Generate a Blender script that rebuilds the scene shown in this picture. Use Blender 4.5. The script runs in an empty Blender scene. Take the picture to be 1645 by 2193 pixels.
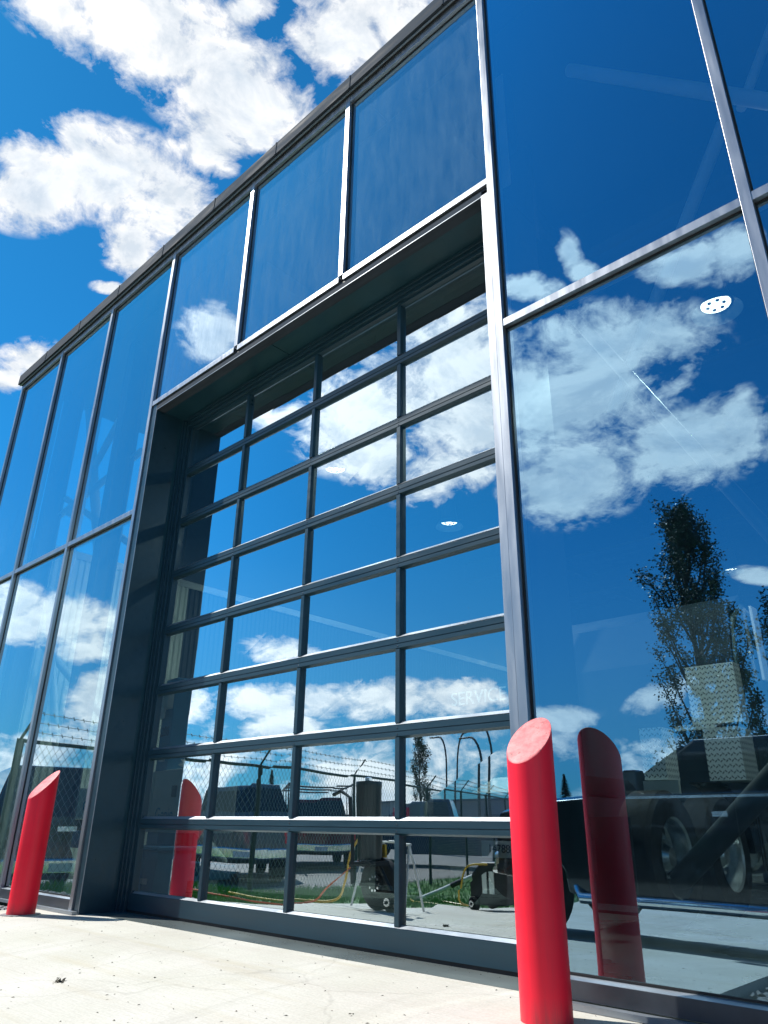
import bpy, bmesh, math, random
from mathutils import Vector, Matrix, Euler
random.seed(7)
C = bpy.context.scene.collection
SC = bpy.context.scene
R = math.radians
PI = math.pi

# ---------------------------------------------------------------- camera
cd = bpy.data.cameras.new('camera'); cam = bpy.data.objects.new('camera', cd); C.objects.link(cam)
cm = Matrix(((0.731446, 0.261787, 0.629646), (0.681803, -0.296294, -0.668846), (0.011465, 0.918519, -0.39521))).to_4x4()
cm.translation = Vector((0.1266, -3.334, 0.6944))
cam.matrix_world = cm
cd.sensor_fit = 'VERTICAL'; cd.sensor_height = 36.0; cd.lens = 1558.34*36.0/2193.0
cd.clip_start = 0.02; cd.clip_end = 3000
SC.camera = cam

# ---------------------------------------------------------------- sky, clouds, sun
SUN_TO = Vector((-0.74, -0.32, 1.0)).normalized()
SUN_EL = math.asin(SUN_TO.z); SUN_AZ = math.atan2(SUN_TO.x, SUN_TO.y)
SKY_STRENGTH = 0.1
CLOUDS = [(-71.2,54.2,0.111,0.042,6),(-69.1,52.6,0.099,0.044,1),(-61.6,52.2,0.098,0.057,-11),(-55.8,51.3,0.049,0.034,-8),(-78.1,52.1,0.048,0.028,5),(-62.5,48.3,0.038,0.033,-25),(-70.9,44.6,0.079,0.047,13),(-76.2,42.1,0.057,0.041,38),(-65.5,43.7,0.06,0.044,7),(-73.9,45.8,0.028,0.027,24),(-67.5,40.3,0.032,0.031,-4),(-77.4,43.2,0.034,0.03,26),(-48.6,56.5,0.059,0.044,5),(-41.9,57.4,0.058,0.036,-1),(-59.4,56.8,0.029,0.014,22),(-73.6,30.8,0.035,0.022,33),(-74.6,29.3,0.02,0.016,17),(-68.9,37.3,0.018,0.007,12),(-57,49.4,0.024,0.013,-7),(-64,44.7,0.039,0.032,16),(-120.5,35.8,0.037,0.033,170),(-156.4,34.4,0.118,0.051,-177),(-161.6,34.6,0.038,0.026,-166),(-152,30.8,0.071,0.093,-173),(-156.7,30.9,0.079,0.048,-170),(-153.7,25.6,0.093,0.055,166),(-161.2,26.5,0.095,0.05,178),(-166.2,27.1,0.035,0.04,-166),(-151.6,24.1,0.048,0.037,-175),(-142.6,34.3,0.093,0.087,-177),(-134.4,30.8,0.082,0.06,153),(-144.1,30,0.075,0.057,-177),(-142.3,26.4,0.069,0.032,157),(-135.7,27.9,0.048,0.042,179),(-127.3,30.4,0.038,0.016,150),(-154.7,41.5,0.014,0.027,166),(-155.5,40.4,0.019,0.011,-168),(-150.6,39.8,0.035,0.017,-167),(-164.8,38.8,0.052,0.023,-178),(-168.2,38.6,0.027,0.03,-131),(-128.9,12.4,0.041,0.018,178),(-122.2,8,0.035,0.023,177),(-127.5,8.5,0.046,0.022,178),(-129.1,6.6,0.049,0.014,178),(-132.2,8.7,0.043,0.018,179),(-136.8,8.9,0.056,0.022,179),(-142.6,8.8,0.067,0.021,-180),(-112.8,13.1,0.069,0.031,-178),(-109.3,14.1,0.031,0.025,-177),(-114.7,11.3,0.039,0.016,175),(-110.1,12.6,0.036,0.02,173),(-115.9,8,0.033,0.034,176),(-150.5,7.4,0.035,0.014,-174),(-157.2,8.8,0.04,0.016,158),(-165.1,16.6,0.027,0.01,-166)]
def nd(nt, typ, **kw):
    n = nt.nodes.new(typ)
    for k, v in kw.items():
        if k.startswith('i_'):
            key = k[2:]
            key = int(key) if key.isdigit() else key.replace('_', ' ')
            n.inputs[key].default_value = v
        else: setattr(n, k, v)
    return n
def mth(nt, op, a, b=None, c=None, clamp=False):
    n = nt.nodes.new('ShaderNodeMath'); n.operation = op; n.use_clamp = clamp
    for i, x in enumerate((a, b, c)):
        if x is None: continue
        if isinstance(x, (int, float)): n.inputs[i].default_value = x
        else: nt.links.new(x, n.inputs[i])
    return n.outputs[0]
def mixc(nt, f, a, b, typ='MIX'):
    n = nt.nodes.new('ShaderNodeMix'); n.data_type = 'RGBA'; n.blend_type = typ; n.clamp_factor = True
    for i, x in ((0, f), (6, a), (7, b)):
        if isinstance(x, (int, float)): n.inputs[i].default_value = x
        elif isinstance(x, tuple): n.inputs[i].default_value = (*x, 1)
        else: nt.links.new(x, n.inputs[i])
    return n.outputs[2]
def ramp(nt, x, a, b, c=0.0, d=1.0, smooth=False):
    n = nt.nodes.new('ShaderNodeMapRange')
    if smooth: n.interpolation_type = 'SMOOTHSTEP'
    n.inputs[1].default_value = a; n.inputs[2].default_value = b; n.inputs[3].default_value = c; n.inputs[4].default_value = d
    nt.links.new(x, n.inputs[0]); return n.outputs[0]

W = bpy.data.worlds.new("World"); SC.world = W; W.use_nodes = True
nt = W.node_tree; nt.nodes.clear()
tc = nd(nt, 'ShaderNodeTexCoord'); D = tc.outputs['Generated']
sky = nd(nt, 'ShaderNodeTexSky', sky_type='NISHITA', sun_disc=False, sun_elevation=SUN_EL, sun_rotation=SUN_AZ, altitude=600, air_density=1.0, dust_density=0.3, ozone_density=3.0)

acc = None
for az, el, wa, wb, roll in CLOUDS:
    a, e = R(az), R(el)
    c = Vector((math.sin(a)*math.cos(e), math.cos(a)*math.cos(e), math.sin(e)))
    t = c.cross(Vector((0, 0, 1))).normalized(); u = t.cross(c)
    r = R(roll)
    e1 = t*math.cos(r) + u*math.sin(r); e2 = c.cross(e1)
    M = Matrix((e1, e2, c)).transposed()
    mp = nd(nt, 'ShaderNodeMapping', vector_type='TEXTURE')
    mp.inputs['Location'].default_value = c
    mp.inputs['Rotation'].default_value = M.to_euler('XYZ')
    mp.inputs['Scale'].default_value = (wa*1.40, wb*1.40, 0.8)
    nt.links.new(D, mp.inputs[0])
    ln = nd(nt, 'ShaderNodeVectorMath', operation='LENGTH'); nt.links.new(mp.outputs[0], ln.inputs[0])
    v = mth(nt, 'SUBTRACT', 1.0, ln.outputs['Value'], clamp=True)
    acc = v if acc is None else mth(nt, 'MAXIMUM', acc, v)
sep = nd(nt, 'ShaderNodeSeparateXYZ'); nt.links.new(D, sep.inputs[0])
# cloud texture laid out by direction, squeezed towards the horizon
zz = mth(nt, 'ADD', sep.outputs[2], 0.35)
def cloud_noise(offset, scale, detail, rough, dist=0.0):
    sc_ = nd(nt, 'ShaderNodeVectorMath', operation='ADD', i_1=offset); nt.links.new(D, sc_.inputs[0])
    m2 = nd(nt, 'ShaderNodeMapping'); m2.inputs['Scale'].default_value = (1, 1, 1.7); nt.links.new(sc_.outputs[0], m2.inputs[0])
    n = nd(nt, 'ShaderNodeTexNoise', noise_dimensions='3D'); n.inputs['Scale'].default_value = scale
    n.inputs['Detail'].default_value = detail; n.inputs['Roughness'].default_value = rough; n.inputs['Distortion'].default_value = dist
    nt.links.new(m2.outputs[0], n.inputs['Vector']); return n.outputs[0]
n1 = cloud_noise((0, 0, 0), 9.0, 13, 0.66, 0.35)
so = SUN_TO*0.018
n4 = cloud_noise((1.3, 0.2, 2.9), 34.0, 8, 0.62, 0.4)
n2 = cloud_noise(tuple(so), 9.0, 8, 0.60, 0.35)
n3 = cloud_noise((3.1, 1.7, 0.4), 5.0, 3, 0.5)
low = ramp(nt, sep.outputs[2], 0.05, 0.16, 0.46, 0.0, True)      # the rows of small clouds above the horizon
nl = cloud_noise((7.7, 2.2, 5.0), 7.0, 4, 0.5)
acc = mth(nt, 'MAXIMUM', acc, mth(nt, 'MULTIPLY', low, ramp(nt, nl, 0.36, 0.58, 0.0, 1.35)))
fld = mth(nt, 'ADD', mth(nt, 'MULTIPLY', acc, 1.15), mth(nt, 'MULTIPLY', mth(nt, 'SUBTRACT', n1, 0.5), 2.3))
fld = mth(nt, 'ADD', fld, mth(nt, 'MULTIPLY', mth(nt, 'SUBTRACT', n4, 0.5), 1.3))
gate = ramp(nt, acc, 0.01, 0.16, 0, 1)
alpha = mth(nt, 'MULTIPLY', ramp(nt, fld, 0.08, 0.66, 0, 1), gate)
body = ramp(nt, fld, 0.35, 1.0, 0, 1, True)
lit = ramp(nt, mth(nt, 'SUBTRACT', n1, n2), -0.09, 0.09, 0, 1)
under = mth(nt, 'MULTIPLY', body, ramp(nt, n3, 0.35, 0.65, 0.15, 0.9))
cw = mixc(nt, lit, (0.85, 0.92, 1.0), (1.22, 1.22, 1.22))
cg = mixc(nt, lit, (0.74, 0.86, 1.00), (1.08, 1.14, 1.2))
cc = mixc(nt, under, cw, cg)
CLOUD_GAIN = 1.0
ccol = mixc(nt, 1.0, cc, (CLOUD_GAIN/SKY_STRENGTH*0.54,)*3, 'MULTIPLY')
blue = mixc(nt, 1.0, sky.outputs[0], (0.085, 0.62, 0.88), 'MULTIPLY')
blue = mixc(nt, ramp(nt, sep.outputs[2], 0.0, 0.42, 0.62, 0.0, True), blue, (1.0, 2.5, 4.1))
front = ramp(nt, sep.outputs[1], -0.25, 0.15, 1.65, 1.0, True)          # clouds on the sun's side glow brighter
fv = nd(nt, 'ShaderNodeVectorMath', operation='SCALE'); nt.links.new(ccol, fv.inputs[0]); nt.links.new(front, fv.inputs['Scale'])
mixed = mixc(nt, alpha, blue, fv.outputs[0])
bg = nd(nt, 'ShaderNodeBackground'); bg.inputs['Strength'].default_value = SKY_STRENGTH
nt.links.new(mixed, bg.inputs['Color'])
wo = nd(nt, 'ShaderNodeOutputWorld'); nt.links.new(bg.outputs[0], wo.inputs[0])

sd = bpy.data.lights.new('sun', 'SUN'); sd.energy = 4.2; sd.angle = R(0.53); sd.color = (1.0, 0.955, 0.88)
sun = bpy.data.objects.new('sun', sd); C.objects.link(sun)
sun.rotation_euler = SUN_TO.to_track_quat('Z', 'Y').to_euler(); sun.location = (-8, -6, 14)

SC.view_settings.view_transform = 'Standard'; SC.view_settings.look = 'None'
SC.view_settings.exposure = 0.72; SC.view_settings.gamma = 1
SC.cycles.max_bounces = 10; SC.cycles.transparent_max_bounces = 16; SC.cycles.glossy_bounces = 5
SC.cycles.caustics_reflective = False; SC.cycles.caustics_refractive = False
SC.cycles.sample_clamp_indirect = 4.0
SC.cycles.use_denoising = True
W.cycles.sampling_method = 'MANUAL'; W.cycles.sample_map_resolution = 512

# ---------------------------------------------------------------- materials
def new_mat(name):
    m = bpy.data.materials.new(name); m.use_nodes = True
    t = m.node_tree; t.nodes.clear()
    o = nd(t, 'ShaderNodeOutputMaterial'); return m, t, o
def pmat(name, col, rough=0.5, metal=0.0, var=0.0, vscale=3.0, bump=0.0, bscale=40.0, coat=0.0, emit=None, estr=0.0, spec=0.5, stretch=(1, 1, 1), alpha=None):
    m, t, o = new_mat(name)
    p = nd(t, 'ShaderNodeBsdfPrincipled'); p.inputs['Roughness'].default_value = rough
    p.inputs['Metallic'].default_value = metal; p.inputs['Coat Weight'].default_value = coat
    p.inputs['Specular IOR Level'].default_value = spec
    tcn = nd(t, 'ShaderNodeTexCoord'); mp = nd(t, 'ShaderNodeMapping'); mp.inputs['Scale'].default_value = stretch
    t.links.new(tcn.outputs['Object'], mp.inputs[0])
    n = nd(t, 'ShaderNodeTexNoise', i_Scale=vscale, i_Detail=6.0, i_Roughness=0.6); t.links.new(mp.outputs[0], n.inputs['Vector'])
    a = tuple(c*(1-var) for c in col); b = tuple(min(1, c*(1+var)) for c in col)
    cc_ = mixc(t, ramp(t, n.outputs[0], 0.3, 0.7), a, b)
    t.links.new(cc_, p.inputs['Base Color'])
    rr = ramp(t, n.outputs[0], 0.3, 0.7, max(0.02, rough*(1-0.25)), min(1, rough*1.2)); t.links.new(rr, p.inputs['Roughness'])
    if bump:
        n2_ = nd(t, 'ShaderNodeTexNoise', i_Scale=bscale, i_Detail=4.0); t.links.new(mp.outputs[0], n2_.inputs['Vector'])
        bp = nd(t, 'ShaderNodeBump', i_Strength=bump, i_Distance=0.01); t.links.new(n2_.outputs[0], bp.inputs['Height'])
        t.links.new(bp.outputs[0], p.inputs['Normal'])
    if emit:
        p.inputs['Emission Color'].default_value = (*emit, 1); p.inputs['Emission Strength'].default_value = estr
    t.links.new(p.outputs[0], o.inputs[0]); return m
def glass_mat(name, tint, power=3.0, wave=0.35, dust=0.02, dustcol=(0.35, 0.42, 0.46), floor=0.03, rt=(0.80, 0.97, 1.0)):
    """Insulated glazing: transmitted light tinted by the pane, reflection from all its faces together."""
    m, t, o = new_mat(name)
    tcn = nd(t, 'ShaderNodeTexCoord')
    wv = nd(t, 'ShaderNodeTexNoise', i_Scale=1.3, i_Detail=1.0); t.links.new(tcn.outputs['Object'], wv.inputs['Vector'])
    bp = nd(t, 'ShaderNodeBump', i_Strength=wave, i_Distance=0.004); t.links.new(wv.outputs[0], bp.inputs['Height'])
    fr = nd(t, 'ShaderNodeFresnel', i_IOR=1.52)
    inv = mth(t, 'SUBTRACT', 1.0, fr.outputs[0])
    fac = mth(t, 'SUBTRACT', 1.0, mth(t, 'POWER', inv, power))
    fac = mth(t, 'ADD', fac, floor, clamp=True)
    tr = nd(t, 'ShaderNodeBsdfTransparent', i_Color=(*tint, 1))
    gl = nd(t, 'ShaderNodeBsdfGlossy', i_Roughness=0.0, i_Color=(*rt, 1)); t.links.new(bp.outputs[0], gl.inputs['Normal'])
    mx = nd(t, 'ShaderNodeMixShader'); t.links.new(fac, mx.inputs[0]); t.links.new(tr.outputs[0], mx.inputs[1]); t.links.new(gl.outputs[0], mx.inputs[2])
    mpd = nd(t, 'ShaderNodeMapping'); mpd.inputs['Scale'].default_value = (6, 6, 1.2); t.links.new(tcn.outputs['Object'], mpd.inputs[0])
    dn = nd(t, 'ShaderNodeTexNoise', i_Scale=2.0, i_Detail=8.0, i_Roughness=0.7); t.links.new(mpd.outputs[0], dn.inputs['Vector'])
    df = nd(t, 'ShaderNodeBsdfDiffuse', i_Color=(*dustcol, 1))
    sp = nd(t, 'ShaderNodeTexVoronoi', i_Scale=5.0); t.links.new(tcn.outputs['Object'], sp.inputs['Vector'])
    spots = mth(t, 'MULTIPLY', ramp(t, sp.outputs['Distance'], 0.012, 0.022, 1.0, 0.0), 0.35)
    dfac = mth(t, 'ADD', ramp(t, dn.outputs[0], 0.35, 0.8, dust*0.5, dust*2.2), spots, clamp=True)
    m2 = nd(t, 'ShaderNodeMixShader'); t.links.new(dfac, m2.inputs[0]); t.links.new(mx.outputs[0], m2.inputs[1]); t.links.new(df.outputs[0], m2.inputs[2])
    t.links.new(m2.outputs[0], o.inputs[0]); return m

M = {}
M['frame'] = pmat('frame_metal', (0.36, 0.38, 0.41), 0.40, 0.9, 0.12, 6, stretch=(3, 3, 0.3))
M['door_metal'] = pmat('door_metal', (0.015, 0.048, 0.070), 0.36, 0.1, 0.12, 5, stretch=(0.4, 3, 3))
M['sill_metal'] = pmat('sill_metal', (0.06, 0.07, 0.085), 0.4, 0.4, 0.15, 5)
M['lip'] = pmat('bare_lip', (0.30, 0.34, 0.38), 0.4, 0.6, 0.1)
M['reveal'] = pmat('reveal_panel', (0.011, 0.050, 0.070), 0.42, 0.0, 0.25, 1.5)
M['rim_bright'] = pmat('polished_rim', (0.90, 0.94, 0.96), 0.22, 0.75, 0.05, 9)
M['rubber'] = pmat('black_rubber', (0.012, 0.013, 0.015), 0.65, 0, 0.2)
M['coping'] = pmat('coping_metal', (0.06, 0.075, 0.095), 0.85, 0.0, 0.25, 3, spec=0.04, stretch=(0.6, 4, 4))
M['glass_wall'] = glass_mat('curtain_wall_glass', (0.74, 0.90, 0.94), 11.0, 0.26, 0.006, (0.12, 0.32, 0.45), rt=(0.50, 0.78, 1.0))
M['glass_door'] = glass_mat('door_glass', (0.78, 0.92, 0.94), 11.0, 0.60, 0.003, (0.2, 0.36, 0.42), floor=0.12, rt=(0.80, 0.93, 1.0))
M['glass_left'] = glass_mat('left_bay_glass', (0.74, 0.88, 0.90), 5.5, 0.22, 0.035, (0.22, 0.42, 0.58), rt=(0.70, 0.86, 0.94))
M['glass_dusty'] = glass_mat('dusty_glass', (0.60, 0.76, 0.80), 7.0, 0.16, 0.17, (0.20, 0.36, 0.52), rt=(0.7, 0.86, 1.0))
M['backpan'] = pmat('shadow_box', (0.10, 0.17, 0.24), 0.6, 0, 0.1)
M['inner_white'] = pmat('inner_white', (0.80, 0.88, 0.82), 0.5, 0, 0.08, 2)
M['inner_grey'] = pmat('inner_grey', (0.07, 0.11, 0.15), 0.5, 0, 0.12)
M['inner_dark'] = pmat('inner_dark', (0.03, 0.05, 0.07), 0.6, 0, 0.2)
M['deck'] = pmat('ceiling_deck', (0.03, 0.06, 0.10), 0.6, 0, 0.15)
M['floor'] = pmat('shop_floor', (0.10, 0.12, 0.12), 0.30, 0, 0.25, 1.0)
M['steel_white'] = pmat('white_steel', (0.55, 0.62, 0.62), 0.4, 0, 0.08)
M['lamp_on'] = pmat('lamp_lens', (0.9, 0.9, 0.85), 0.4, 0, 0, emit=(0.95, 1.0, 0.86), estr=3.0)
M['lamp_dot'] = pmat('lamp_dot', (0.03, 0.05, 0.05), 0.3)
M['reflector'] = pmat('clear_reflector', (0.10, 0.20, 0.28), 0.35, 0.2)
M['tube_on'] = pmat('tube_lamp', (0.9, 0.9, 0.9), 0.4, 0, 0, emit=(0.9, 1.0, 0.95), estr=5.0)
M['tyre'] = pmat('tyre', (0.012, 0.013, 0.015), 0.8, 0, 0.3, 8, 0.3, 30)
M['chrome'] = pmat('chrome', (0.92, 0.94, 0.95), 0.14, 0.95, 0.03, 6)
M['black_paint'] = pmat('black_car_paint', (0.006, 0.008, 0.012), 0.14, 0, 0.1, coat=1.0)
M['navy_paint'] = pmat('navy_car_paint', (0.015, 0.05, 0.13), 0.15, 0, 0.1, coat=1.0)
M['maroon_paint'] = pmat('maroon_car_paint', (0.16, 0.012, 0.03), 0.18, 0, 0.1, coat=1.0)
M['grey_paint'] = pmat('grey_car_paint', (0.14, 0.16, 0.17), 0.2, 0.2, 0.1, coat=1.0)
M['silver_paint'] = pmat('silver_paint', (0.30, 0.33, 0.36), 0.25, 0.4, 0.08, coat=0.6)
M['cab_paint'] = pmat('cab_paint', (0.10, 0.15, 0.16), 0.25, 0.1, 0.25, 2.5, coat=0.6)
M['car_glass'] = pmat('car_glass', (0.01, 0.02, 0.022), 0.05, 0, 0, coat=1.0)
M['headlight'] = pmat('headlight_lens', (0.6, 0.62, 0.65), 0.1, 0.3)
M['tail_red'] = pmat('tail_red', (0.5, 0.02, 0.04), 0.3, 0, emit=(0.5, 0.03, 0.05), estr=0.15)  # unlit lenses; a faint red glow is added to the material
M['plate_white'] = pmat('plate_white', (0.88, 0.90, 0.90), 0.4)
M['galv'] = pmat('galvanised', (0.10, 0.12, 0.12), 0.5, 0.5, 0.2, 12)
M['green_post'] = pmat('dark_green_post', (0.02, 0.05, 0.045), 0.5, 0.2, 0.2)
M['wire'] = pmat('wire', (0.30, 0.33, 0.33), 0.45, 0.4)
M['pole'] = pmat('lamp_pole', (0.05, 0.06, 0.065), 0.5, 0.4)
M['bark'] = pmat('bark', (0.05, 0.038, 0.028), 0.9, 0, 0.3, 20, 0.5)
M['leaf'] = pmat('leaf', (0.022, 0.05, 0.018), 0.55, 0, 0.5, 1.5)
M['needle'] = pmat('needle', (0.018, 0.04, 0.022), 0.6, 0, 0.4, 1.5)
M['blue_plastic'] = pmat('blue_plastic', (0.01, 0.22, 0.48), 0.4, 0, 0.1)
M['blue_paint'] = pmat('blue_mast', (0.02, 0.26, 0.50), 0.45, 0, 0.12)
M['ink_blue'] = pmat('ink_blue', (0.01, 0.05, 0.12), 0.5)
M['lift_grey'] = pmat('lift_grey', (0.72, 0.78, 0.74), 0.45, 0, 0.1)
M['yellow'] = pmat('yellow_hose', (0.55, 0.36, 0.03), 0.45, 0, 0.1)
M['orange'] = pmat('orange_cord', (0.55, 0.10, 0.02), 0.5)
M['white_pipe'] = pmat('white_pipe', (0.72, 0.74, 0.74), 0.35)
M['black_plastic'] = pmat('black_plastic', (0.012, 0.014, 0.018), 0.4)
M['cyl_grey'] = pmat('cylinder_paint', (0.03, 0.045, 0.05), 0.35, 0.2)
M['dry_leaf'] = pmat('dry_leaf', (0.035, 0.03, 0.015), 0.8, 0, 0.4, 60)
M['stone'] = pmat('stone', (0.20, 0.20, 0.21), 0.8, 0, 0.4, 30)
M['asphalt'] = pmat('asphalt', (0.17, 0.17, 0.165), 0.85, 0, 0.2, 3, 0.3, 120)
M['field'] = pmat('field', (0.05, 0.14, 0.03), 0.9, 0, 0.3, 0.5)
M['bldg'] = pmat('far_wall', (0.30, 0.31, 0.32), 0.7, 0, 0.1)

def red_mat():
    m, t, o = new_mat('red_bollard_paint')
    p = nd(t, 'ShaderNodeBsdfPrincipled', i_Roughness=0.45); p.inputs['Specular IOR Level'].default_value = 0.32; p.inputs['Coat Weight'].default_value = 0.06; p.inputs['Coat Roughness'].default_value = 0.25
    tcn = nd(t, 'ShaderNodeTexCoord')
    n = nd(t, 'ShaderNodeTexNoise', i_Scale=3.0, i_Detail=4.0); t.links.new(tcn.outputs['Object'], n.inputs['Vector'])
    col = mixc(t, ramp(t, n.outputs[0], 0.35, 0.65), (0.93, 0.008, 0.035), (0.97, 0.016, 0.045)); 
    sc_ = nd(t, 'ShaderNodeTexNoise', i_Scale=26.0, i_Detail=8.0, i_Roughness=0.75); t.links.new(tcn.outputs['Object'], sc_.inputs['Vector'])
    col = mixc(t, ramp(t, sc_.outputs[0], 0.70, 0.74), col, (0.30, 0.02, 0.03))
    sx = nd(t, 'ShaderNodeSeparateXYZ'); t.links.new(tcn.outputs['Object'], sx.inputs[0])
    mg = nd(t, 'ShaderNodeMapping'); mg.inputs['Scale'].default_value = (14, 14, 1.0); t.links.new(tcn.outputs['Object'], mg.inputs[0])
    gn = nd(t, 'ShaderNodeTexNoise', i_Scale=1.5, i_Detail=7.0, i_Roughness=0.7); t.links.new(mg.outputs[0], gn.inputs['Vector'])
    gr = mth(t, 'MULTIPLY', ramp(t, gn.outputs[0], 0.50, 0.75), 0.22)
    gr = mth(t, 'ADD', gr, mth(t, 'MULTIPLY', ramp(t, sx.outputs[2], 0.0, 0.10, 0.7, 0.0), ramp(t, gn.outputs[0], 0.3, 0.6)), clamp=True)
    col = mixc(t, gr, col, (0.34, 0.05, 0.06))
    t.links.new(col, p.inputs['Base Color'])
    b = nd(t, 'ShaderNodeTexNoise', i_Scale=220.0, i_Detail=2.0); t.links.new(tcn.outputs['Object'], b.inputs['Vector'])
    bp = nd(t, 'ShaderNodeBump', i_Strength=0.25, i_Distance=0.001); t.links.new(b.outputs[0], bp.inputs['Height']); t.links.new(bp.outputs[0], p.inputs['Normal'])
    t.links.new(p.outputs[0], o.inputs[0]); return m
def cap_mat():
    m, t, o = new_mat('faded_red_cap')
    p = nd(t, 'ShaderNodeBsdfPrincipled', i_Roughness=0.55)
    tcn = nd(t, 'ShaderNodeTexCoord')
    n = nd(t, 'ShaderNodeTexNoise', i_Scale=18.0, i_Detail=10.0, i_Roughness=0.7); t.links.new(tcn.outputs['Object'], n.inputs['Vector'])
    col = mixc(t, ramp(t, n.outputs[0], 0.3, 0.62), (0.62, 0.03, 0.05), (0.80, 0.20, 0.20))
    n5 = nd(t, 'ShaderNodeTexNoise', i_Scale=34.0, i_Detail=6.0, i_Roughness=0.8); t.links.new(tcn.outputs['Object'], n5.inputs['Vector'])
    col = mixc(t, ramp(t, n5.outputs[0], 0.59, 0.63), col, (0.13, 0.03, 0.03))
    t.links.new(col, p.inputs['Base Color'])
    bp = nd(t, 'ShaderNodeBump', i_Strength=0.7, i_Distance=0.004); t.links.new(n.outputs[0], bp.inputs['Height']); t.links.new(bp.outputs[0], p.inputs['Normal'])
    t.links.new(p.outputs[0], o.inputs[0]); return m
def concrete_mat():
    m, t, o = new_mat('broomed_concrete')
    p = nd(t, 'ShaderNodeBsdfPrincipled', i_Roughness=0.8)
    tcn = nd(t, 'ShaderNodeTexCoord')
    mp = nd(t, 'ShaderNodeMapping'); mp.inputs['Rotation'].default_value = (0, 0, R(14)); mp.inputs['Scale'].default_value = (0.35, 7, 1); t.links.new(tcn.outputs['Object'], mp.inputs[0])
    n = nd(t, 'ShaderNodeTexNoise', i_Scale=9.0, i_Detail=6.0, i_Roughness=0.65); t.links.new(mp.outputs[0], n.inputs['Vector'])
    big = nd(t, 'ShaderNodeTexNoise', i_Scale=1.1, i_Detail=5.0); t.links.new(tcn.outputs['Object'], big.inputs['Vector'])
    col = mixc(t, ramp(t, big.outputs[0], 0.35, 0.65), (0.50, 0.49, 0.43), (0.60, 0.59, 0.545))
    col = mixc(t, mth(t, 'MULTIPLY', ramp(t, n.outputs[0], 0.5, 0.75), 0.28), col, (0.40, 0.38, 0.30))
    mps = nd(t, 'ShaderNodeMapping'); mps.inputs['Scale'].default_value = (0.6, 5, 1); t.links.new(tcn.outputs['Object'], mps.inputs[0])
    st = nd(t, 'ShaderNodeTexNoise', i_Scale=1.2, i_Detail=5.0); t.links.new(mps.outputs[0], st.inputs['Vector'])
    col = mixc(t, mth(t, 'MULTIPLY', ramp(t, st.outputs[0], 0.55, 0.72), 0.35), col, (0.42, 0.36, 0.22))
    sp = nd(t, 'ShaderNodeTexVoronoi', i_Scale=14.0); t.links.new(tcn.outputs['Object'], sp.inputs['Vector'])
    col = mixc(t, ramp(t, sp.outputs['Distance'], 0.03, 0.05, 0.7, 0.0), col, (0.12, 0.11, 0.08))
    ty = nd(t, 'ShaderNodeMapping'); ty.inputs['Rotation'].default_value = (0, 0, R(-72)); ty.inputs['Scale'].default_value = (2.4, 0.10, 1); t.links.new(tcn.outputs['Object'], ty.inputs[0])
    tn = nd(t, 'ShaderNodeTexNoise', i_Scale=2.2, i_Detail=7.0, i_Roughness=0.7); t.links.new(ty.outputs[0], tn.inputs['Vector'])
    col = mixc(t, mth(t, 'MULTIPLY', ramp(t, tn.outputs[0], 0.52, 0.70), 0.30), col, (0.27, 0.26, 0.23))
    oil = nd(t, 'ShaderNodeTexVoronoi', i_Scale=1.1); t.links.new(tcn.outputs['Object'], oil.inputs['Vector'])
    on = nd(t, 'ShaderNodeTexNoise', i_Scale=9.0, i_Detail=5.0); t.links.new(tcn.outputs['Object'], on.inputs['Vector'])
    col = mixc(t, mth(t, 'MULTIPLY', ramp(t, mth(t, 'ADD', oil.outputs['Distance'], mth(t, 'MULTIPLY', on.outputs[0], 0.12)), 0.10, 0.22, 1.0, 0.0), 0.28), col, (0.22, 0.20, 0.16))
    fine = nd(t, 'ShaderNodeTexNoise', i_Scale=90.0, i_Detail=3.0); t.links.new(tcn.outputs['Object'], fine.inputs['Vector'])
    col = mixc(t, ramp(t, fine.outputs[0], 0.35, 0.75, 0.0, 0.35), col, (0.30, 0.29, 0.25))
    cr = nd(t, 'ShaderNodeTexVoronoi', feature='DISTANCE_TO_EDGE', i_Scale=0.33); wob = nd(t, 'ShaderNodeTexNoise', i_Scale=1.6, i_Detail=6.0); t.links.new(tcn.outputs['Object'], wob.inputs['Vector'])
    wv_ = nd(t, 'ShaderNodeVectorMath', operation='MULTIPLY_ADD', i_1=(0.5, 0.5, 0.5)); t.links.new(wob.outputs[1], wv_.inputs[0]); t.links.new(tcn.outputs['Object'], wv_.inputs[2]); t.links.new(wv_.outputs[0], cr.inputs['Vector'])
    col = mixc(t, ramp(t, cr.outputs['Distance'], 0.0008, 0.003, 0.16, 0.0), col, (0.14, 0.13, 0.11))
    t.links.new(col, p.inputs['Base Color'])
    bp = nd(t, 'ShaderNodeBump', i_Strength=0.8, i_Distance=0.004); t.links.new(n.outputs[0], bp.inputs['Height']); t.links.new(bp.outputs[0], p.inputs['Normal'])
    t.links.new(p.outputs[0], o.inputs[0]); return m
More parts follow.
